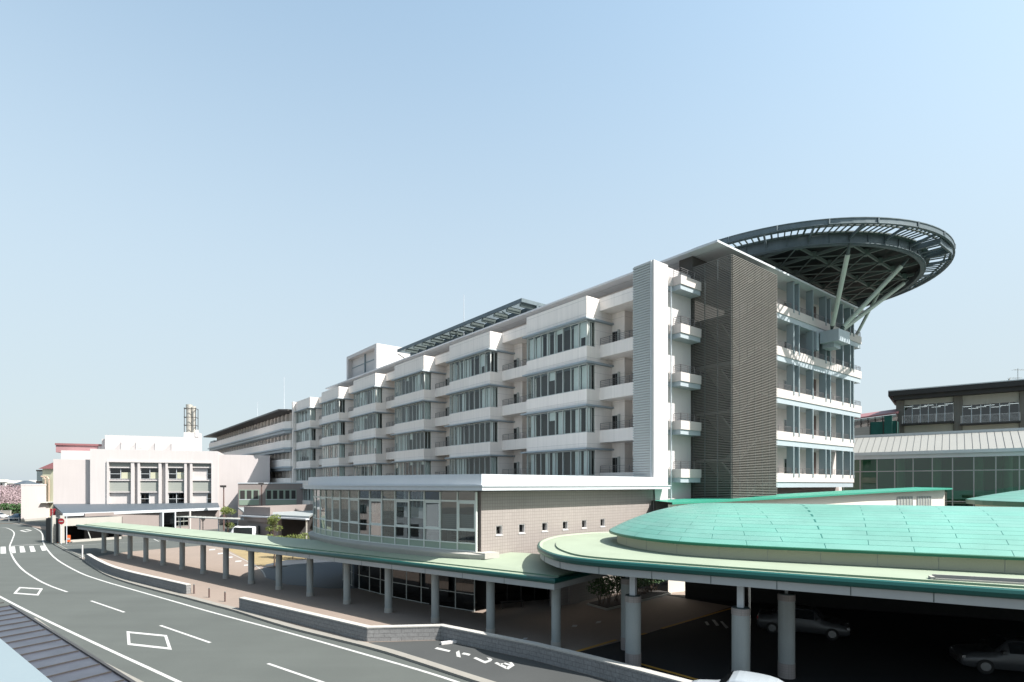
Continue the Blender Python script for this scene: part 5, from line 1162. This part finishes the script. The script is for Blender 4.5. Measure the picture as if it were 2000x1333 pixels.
# near-black walls added behind and beside the porch to keep light out
m = MB(); fr = Fr(*ad(1338, 40.5), (.93, -.36)); m = MB(fr); m.box(0, 50, 0, .4, 0, 4.25); m.box(0, 50, -.05, 0, .8, 2.6, 1); tag(m.build('lobby_wall', [UNDER, DARKIN]), 'lobby wall coloured near-black for shade, with dark glazing, under the porch roof', 'wall')
m = MB(Fr(44, -2, (-.2, 1))); m.box(0, 26, 0, .4, 0, 4.25); tag(m.build('shade_wall', UNDER), 'unseen wall added to keep light out at the far end of the porch', 'wall')

# ------------------------------------------------------------------ vehicles
def car(name, label, x, y, rz, paint, L=4.5, W=1.75, Hh=1.47, van=False, group=None, roof_lamp=False, cat='car'):
    t = thing(name, label, cat, (x, y, 0), group); c, s_ = math.cos(rz), math.sin(rz); fr = Fr(x, y, (c, s_))
    hl = L / 2; b = .22
    if van: st = [(-hl, .45, .95, .95, .74, .70), (-hl + .08, b, 1.02, Hh - .12, .84, .70), (-hl + .5, b, 1.05, Hh, .86, .74), (0, b, 1.05, Hh + .02, .87, .76), (hl - 1.5, b, 1.03, Hh - .02, .87, .74), (hl - .75, b, .98, 1.05, .86, .78), (hl - .15, b, .86, .88, .80, .70), (hl, .35, .66, .68, .66, .6)]
    else: st = [(-hl, .40, .72, .74, .62, .56), (-hl + .12, b, .90, .96, .80, .66), (-hl + .75, b, .95, 1.02, .86, .66), (-hl + 1.35, b, .95, Hh - .08, .875, .60), (-.1, b, .93, Hh, .875, .62), (.55, b, .92, Hh - .06, .875, .62), (hl - 1.25, b, .90, .98, .87, .70), (hl - .45, b, .80, .86, .84, .66), (hl - .1, .26, .66, .70, .74, .58), (hl, .38, .56, .58, .58, .5)]
    sm = spline(st, 3); rings = []
    for (u, zb, zs, zr_, wb, wr) in sm:
        q = W / 1.75
        half = [(wb * .90, zb), (wb, zb + .12), (wb * 1.0, (zb + zs) / 2), (wb * .97, zs), (wr, zr_ - .03 if zr_ - zs > .2 else zr_ - .01), (wr * .8, zr_)]
        pts = [(v * q, z) for v, z in half] + [(-v * q, z) for v, z in half[::-1]]
        rings.append([(*fr.p(u, v), z) for v, z in pts])
    m = MB(); m.loft(rings); m.face(rings[0]); m.face(rings[-1]); bd = m.build('body', paint, t, smooth=True)
    def cab(u0, u1, f0=0.06, f1=.93):                       # side glass following the body
        for sg in (1, -1):
            g = MB(); R_ = [r_ for r_, q_ in zip(rings, sm) if u0 <= q_[0] <= u1]
            top = []; bot = []
            for r_ in R_:
                lo_ = Vector(r_[3] if sg == 1 else r_[8]); hi = Vector(r_[4] if sg == 1 else r_[7]); o_ = Vector((*[a - b for a, b in zip(fr.p(0, .012 * sg), fr.p(0, 0))], 0))
                bot.append(tuple(lo_ + (hi - lo_) * f0 + o_)); top.append(tuple(lo_ + (hi - lo_) * f1 + o_))
            g.strip(bot, top); g.build('side_window', GLD_OP, t, recalc=False)
    if van: cab(-hl + .3, hl - 1.3)
    else: cab(-hl + 1.25, hl - 1.6)
    def cross(i0, i1, name):                                 # windscreen / rear glass
        g = MB(); a = rings[i0]; bb = rings[i1]; up_ = .014
        A4 = [Vector(a[4]), Vector(a[7])]; B4 = [Vector(bb[4]), Vector(bb[7])]
        q = [A4[0].lerp(A4[1], .06), A4[0].lerp(A4[1], .94), B4[0].lerp(B4[1], .94), B4[0].lerp(B4[1], .06)]
        a2 = Vector(a[5]).lerp(Vector(a[6]), .5); g.face([tuple(v + Vector((0, 0, .05))) for v in q]); g.build(name, GLD_OP, t, recalc=False)
    if van: cross(13, 15, 'windscreen'); cross(1, 3, 'rear_window')
    else: cross(15, 18, 'windscreen'); cross(6, 8, 'rear_window')
    for u in (-hl + .8, hl - .85):
        for sg in (1, -1):
            p0 = fr.p(u, sg * (W / 2 - .21)); p1 = fr.p(u, sg * (W / 2 + .01)); w_ = MB(); w_.tube((*p0, .31), (*p1, .31), .31, 18); wh = w_.build('wheel', TYRE, t)
            p2 = fr.p(u, sg * (W / 2 + .02)); w_ = MB(); w_.tube((*p1, .31), (*p2, .31), .19, 12); w_.build('rim', CHROME, wh)
    for sg in (1, -1):
        g = MB(fr); g.box(hl - .22, hl - .06, sg * .62 - .14, sg * .62 + .14, .58, .70); g.build('headlight', CHROME, t)
        g = MB(fr); g.box(-hl + .03, -hl + .12, sg * .64 - .12, sg * .64 + .12, .72, .86); g.build('tail_light', RED, t)
        g = MB(fr); g.box(hl - 1.55, hl - 1.38, sg * (W / 2 + .10) - .09, sg * (W / 2 + .10) + .09, .92, 1.06); g.build('wing_mirror', paint, t)
    g = MB(fr); g.box(hl - .04, hl + .01, -.35, .35, .36, .5); g.build('grille', DKMET, t)
    if roof_lamp: g = MB(fr); g.box(-.12, .12, -.25, .25, Hh, Hh + .13); g.build('roof_lamp', WHITE, t)
    return t
GLD_OP = mat('car_glass', (.015, .018, .02), .08, var=.05, bump=0, spec=.9)
x, y = at(1567, 1237); car('parked_car', 'pale saloon car parked in deep shade under the porch', x, y, R(-28), CARS)
x, y = ad(1985, 24.5); car('parked_car', 'silver car deep in shade at the bottom right corner', x, y, R(160), CARS)
x, y = ad(1462, 19.55); car('taxi', 'white taxi roof at the bottom edge, on the forecourt under the porch', x, y, R(150), mat('shade_dimmed_taxi_paint', (.27, .30, .325), .25, var=.02, bump=0, spec=.6))  # white paint dimmed and blued so the roof reads as shaded
x, y = ad(470, 79); car('parked_van', 'white van parked in the courtyard before the shed', x, y, R(-168), CARW, L=4.4, W=1.8, Hh=2.3, van=True, cat='van')
x, y = ad(-4, 136); car('parked_car', 'white saloon car nearest the cream block in the far left car park', x, y, R(-5), CARW, group='white cars in the far left car park')
x, y = ad(-38, 142); car('parked_car', 'white estate car at the left edge of the far car park', x, y, R(-8), CARW, group='white cars in the far left car park')
x, y = ad(36, 131); car('parked_car', 'blue-grey car nose showing beside the cream block corner', x, y, R(80), mat('blue_grey_paint', (.10, .16, .22), .3, bump=0), L=3.8)

# ------------------------------------------------------------------ signs, posts, small things
x, y = at(133, 1063); z = H - (1018.5 - HZ) * y / F
t = thing('no_entry_sign', 'round red no-entry sign with white bar on a pale post', 'sign', (x, y, 0))
m = MB(); m.tube((x - .2, y, 0), (x - .2, y, 4.0), .05, 8); m.build('pole', PANEL, t)
y2, dx = y - .25, -1.0
cx_ = ad(119.5, y2)[0]; m = MB(); m.tube((cx_, y2, z), (cx_, y2 + .03, z), .42, 28); pl_ = m.build('plate', RED, t); m = MB(); m.box(cx_ - .28, cx_ + .28, y2 - .012, y2 - .002, z - .06, z + .06); m.build('white_bar', PAINT, pl_)
m = MB(); m.tube((cx_, y2 + .06, 0), (cx_, y2 + .06, z + .4), .035, 8); m.build('pole', PANEL, t)
m = MB(Fr(*ad(98, 96), (1, .1))); hz2 = lambda y_, d: H + (HZ - y_) * d / F
m.box(0, .75, 0, .15, hz2(1009, 96), hz2(994, 96)); t = thing('red_sign_board', 'upright red notice board by the annex corner', 'sign', (*ad(98, 96), 0)); m.build('board', RED, t); m = MB(Fr(*ad(98, 96), (1, .1))); m.box(.3, .4, .15, .22, 0, hz2(994, 96)); m.build('post', PANEL, t)
m = MB(Fr(*ad(98, 96), (1, .1)))
for k in range(4): m.box(.28, .47, -.01, -.003, hz2(996 + 3 * k, 96) - .13, hz2(996 + 3 * k, 96)); 
m.build('lettering', PAINT, t)
t = thing('gate_post', 'white pointed gate post beside the ramp opening', 'post', (*at(100, 1056), 0)); x, y = at(100, 1056)
m = MB(Fr(x, y, (1, 0))); h_ = hz2(1016, y); m.box(-.09, .09, -.09, .09, 0, h_ - .4); m.build('post', WHITE, t); m = MB(); m.beam((x, y, h_ - .45), (x + .75, y, h_ + .35), .16, .16); m.beam((x + .75, y, h_ + .35), (x + 1.4, y, h_ - .1), .14, .14); m.build('cap', WHITE, t)
m = MB(); x, y = at(161, 1091.5)
t = thing('marker_post', 'short white marker post on a dark foot at the end of the low wall', 'post', (x, y, 0)); m.tube((x, y, .12), (x, y, 1.5), .07, 10); m.build('post', WHITE, t); m = MB(); m.tube((x, y, 0), (x, y, .12), .22, 10, r2=.14); m.build('foot', DKMET, t)
for q, (px, py) in enumerate(((379, 1160), (408.5, 1167.5), (439.5, 1175.5))):
    x, y = at(px, py); t = thing('bollard', ['left', 'middle', 'right'][q] + ' one of three slim steel bollards between the two low walls', 'bollard', (x, y, 0), 'steel bollards between the low walls')
    m = MB(); m.tube((x, y, 0), (x, y, .66), .055, 10); m.build('post', MATS['brown_door'], t); m = MB(); m.tube((x, y, .66), (x, y, .70), .06, 10, r2=.03); m.build('cap', STEELD, t)
x, y = at(120, 1060); t = thing('traffic_cone', 'orange traffic cone at the foot of the ramp side wall', 'cone', (x, y, 0)); m = MB(); m.tube((x, y, .05), (x, y, 1.0), .26, 12, r2=.04); m.build('body', ORANGE, t); m = MB(); m.box(x - .35, x + .35, y - .35, y + .35, 0, .05); m.build('base', ORANGE, t); m = MB(); m.tube((x, y, .45), (x, y, .65), .165, 12, r2=.125); m.build('white_stripe', PAINT, t)
x, y = at(124, 1061); t = thing('flagman_figure', 'small orange and white roadwork board beside the ramp wall', 'barrier', (x + .4, y, 0)); t.name = 'barrier_board'
m = MB(Fr(x + .5, y, (1, .2))); m.box(0, .4, 0, .06, .15, 1.1); m.build('board', ORANGE, t); m = MB(Fr(x + .5, y, (1, .2))); m.box(.04, .36, -.02, -.002, .45, .7); m.build('white_panel', PAINT, t); m = MB(Fr(x + .5, y, (1, .2))); m.box(0, .05, .06, .5, 0, .15); m.box(.35, .4, .06, .5, 0, .15); m.build('feet', DKMET, t)
x, y = at(877, 1258); fr = Fr(x, y, (.62, .30)); m = MB(fr)
m.prism([(-.42, -.08), (.42, -.08), (.42, .10), (-.42, .10)], .012, .14); tag(m.build('parking_block', WHITE), 'short white concrete wheel stop lying by the low wall', 'wheel stop')
x, y = ad(601, 62); m = MB(); m.tube((x, y, 1.7), (x, y + .06, 1.7), .28, 18); t = thing('blue_disc_sign', 'small blue disc sign at the open shed edge', 'sign', (x, y, 0)); m.build('disc', mat('sign_blue', (.05, .35, .62), .5, bump=0), t); m = MB(); m.tube((x, y + .08, 0), (x, y + .08, 1.8), .03, 6); m.build('pole', PANEL, t)
# far guard rail in front of the cars
m = MB(); a = ad(-60, 126); 
for k in range(6): m.box(a[0] + 2.2 * k, a[0] + 2.2 * k + .1, 126, 126.1, 0, .9)
m.box(a[0], a[0] + 11.2, 125.95, 126, .62, .8); tag(m.build('guard_rail', WHITE), 'white guard rail in front of the far parked cars', 'guard rail')

# ------------------------------------------------------------------ roof and ledge of the building the camera stands on
zt = 5.0
f0 = Vector(at(18, 1183.5, zt)); f1 = Vector(at(252, 1333, zt)); e = (f1 - f0).normalized(); VF = Fr(f0.x, f0.y, (e.x, e.y), (-e.y * -1, e.x * -1))
b_ = Vector((e.y, -e.x)); 
if b_.x > 0: b_ = -b_
VF.b = (b_.x, b_.y)
t = thing('veranda_roof', 'weathered grey ribbed veranda roof below the camera at bottom left', 'roof', (f0.x, f0.y, zt - .1))
m = MB(VF); m.box(-.0, 13, 0, 7, zt - .06, zt); m.box(-9, 0, .35, 7, zt - .06, zt); m.build('sheet', TUBEG, t)
m = MB(VF)
for k in range(28):
    u = -8 + .62 * k; m.beam(m.P(u, .02, zt + .012), m.P(u + 1.2, 7, zt + .012), .022, .02)
m.box(0, 13, -.05, .0, zt - .14, zt + .03); m.build('rib', DKMET, t)
g0 = Vector(at(0, 1247, 6.2)); g1 = Vector(at(103, 1333, 6.2)); e = (g1 - g0).normalized(); b2 = Vector((e.y, -e.x)); b2 = -b2 if b2.x > 0 else b2
LFm = Fr(g0.x, g0.y, (e.x, e.y), (b2.x, b2.y)); m = MB(LFm); m.box(-4, 9, 0, 3, 5.9, 6.2); tag(m.build('parapet_ledge', LEDGE), 'pale blue painted parapet ledge in the bottom left corner', 'ledge')
band([at(60, 1205), at(150, 1268), at(290, 1333 + 10), at(420, 1420)], .5, ZR + .02, KERB, 'near_kerb')

# houses across the road, opposite the glass wall (seen in its reflections)
for q, (x, y, w_, d_, h_, ang, rf) in enumerate(((-47, 27, 11, 8, 6, .3, SLROOF), (-36, 8, 11, 8, 6.2, .5, SLROOF), (-60, 43, 12, 8, 6, .2, SLROOF), (-42, -10, 11, 9, 6, .4, SLROOF))):
    fr = Fr(x, y, (math.cos(ang + 2.1), math.sin(ang + 2.1))); 
    px = (x / max(y, 1)) * F + CX
    t = thing('opposite_house', ['slate-roofed cream house beyond the left edge, second nearest', 'slate-roofed house beside the veranda roof, beyond the left edge', 'farthest slate-roofed house beyond the left edge', 'slate-roofed house behind the viewpoint'][q], 'house', (x, y, 0), 'houses across the road')
    m = MB(fr); m.box(0, w_, 0, d_, -.13, h_); m.build('wall', (PALE, GREYW, WALLP, EXPC)[q], t)
    m = MB(fr); m.hexa([m.P(-.5, -.5, h_), m.P(w_ + .5, -.5, h_), m.P(w_ + .5, d_ + .5, h_), m.P(-.5, d_ + .5, h_), m.P(0, d_ / 2 - .1, h_ + 2.4), m.P(w_, d_ / 2 - .1, h_ + 2.4), m.P(w_, d_ / 2 + .1, h_ + 2.4), m.P(0, d_ / 2 + .1, h_ + 2.4)]); m.build('roof', rf, t)
    for k in range(4): m = MB(fr); m.box(.8 + k * 2.5, 2.5 + k * 2.5, -.05, 0, .9, 2.6); m.box(.8 + k * 2.5, 2.5 + k * 2.5, d_, d_ + .05, .9, 2.6); m.box(.8 + k * 2.5, 2.5 + k * 2.5, -.05, 0, 3.6, 5.0); m.box(.8 + k * 2.5, 2.5 + k * 2.5, d_, d_ + .05, 3.6, 5.0); m.build('window', GLD_OP, t)
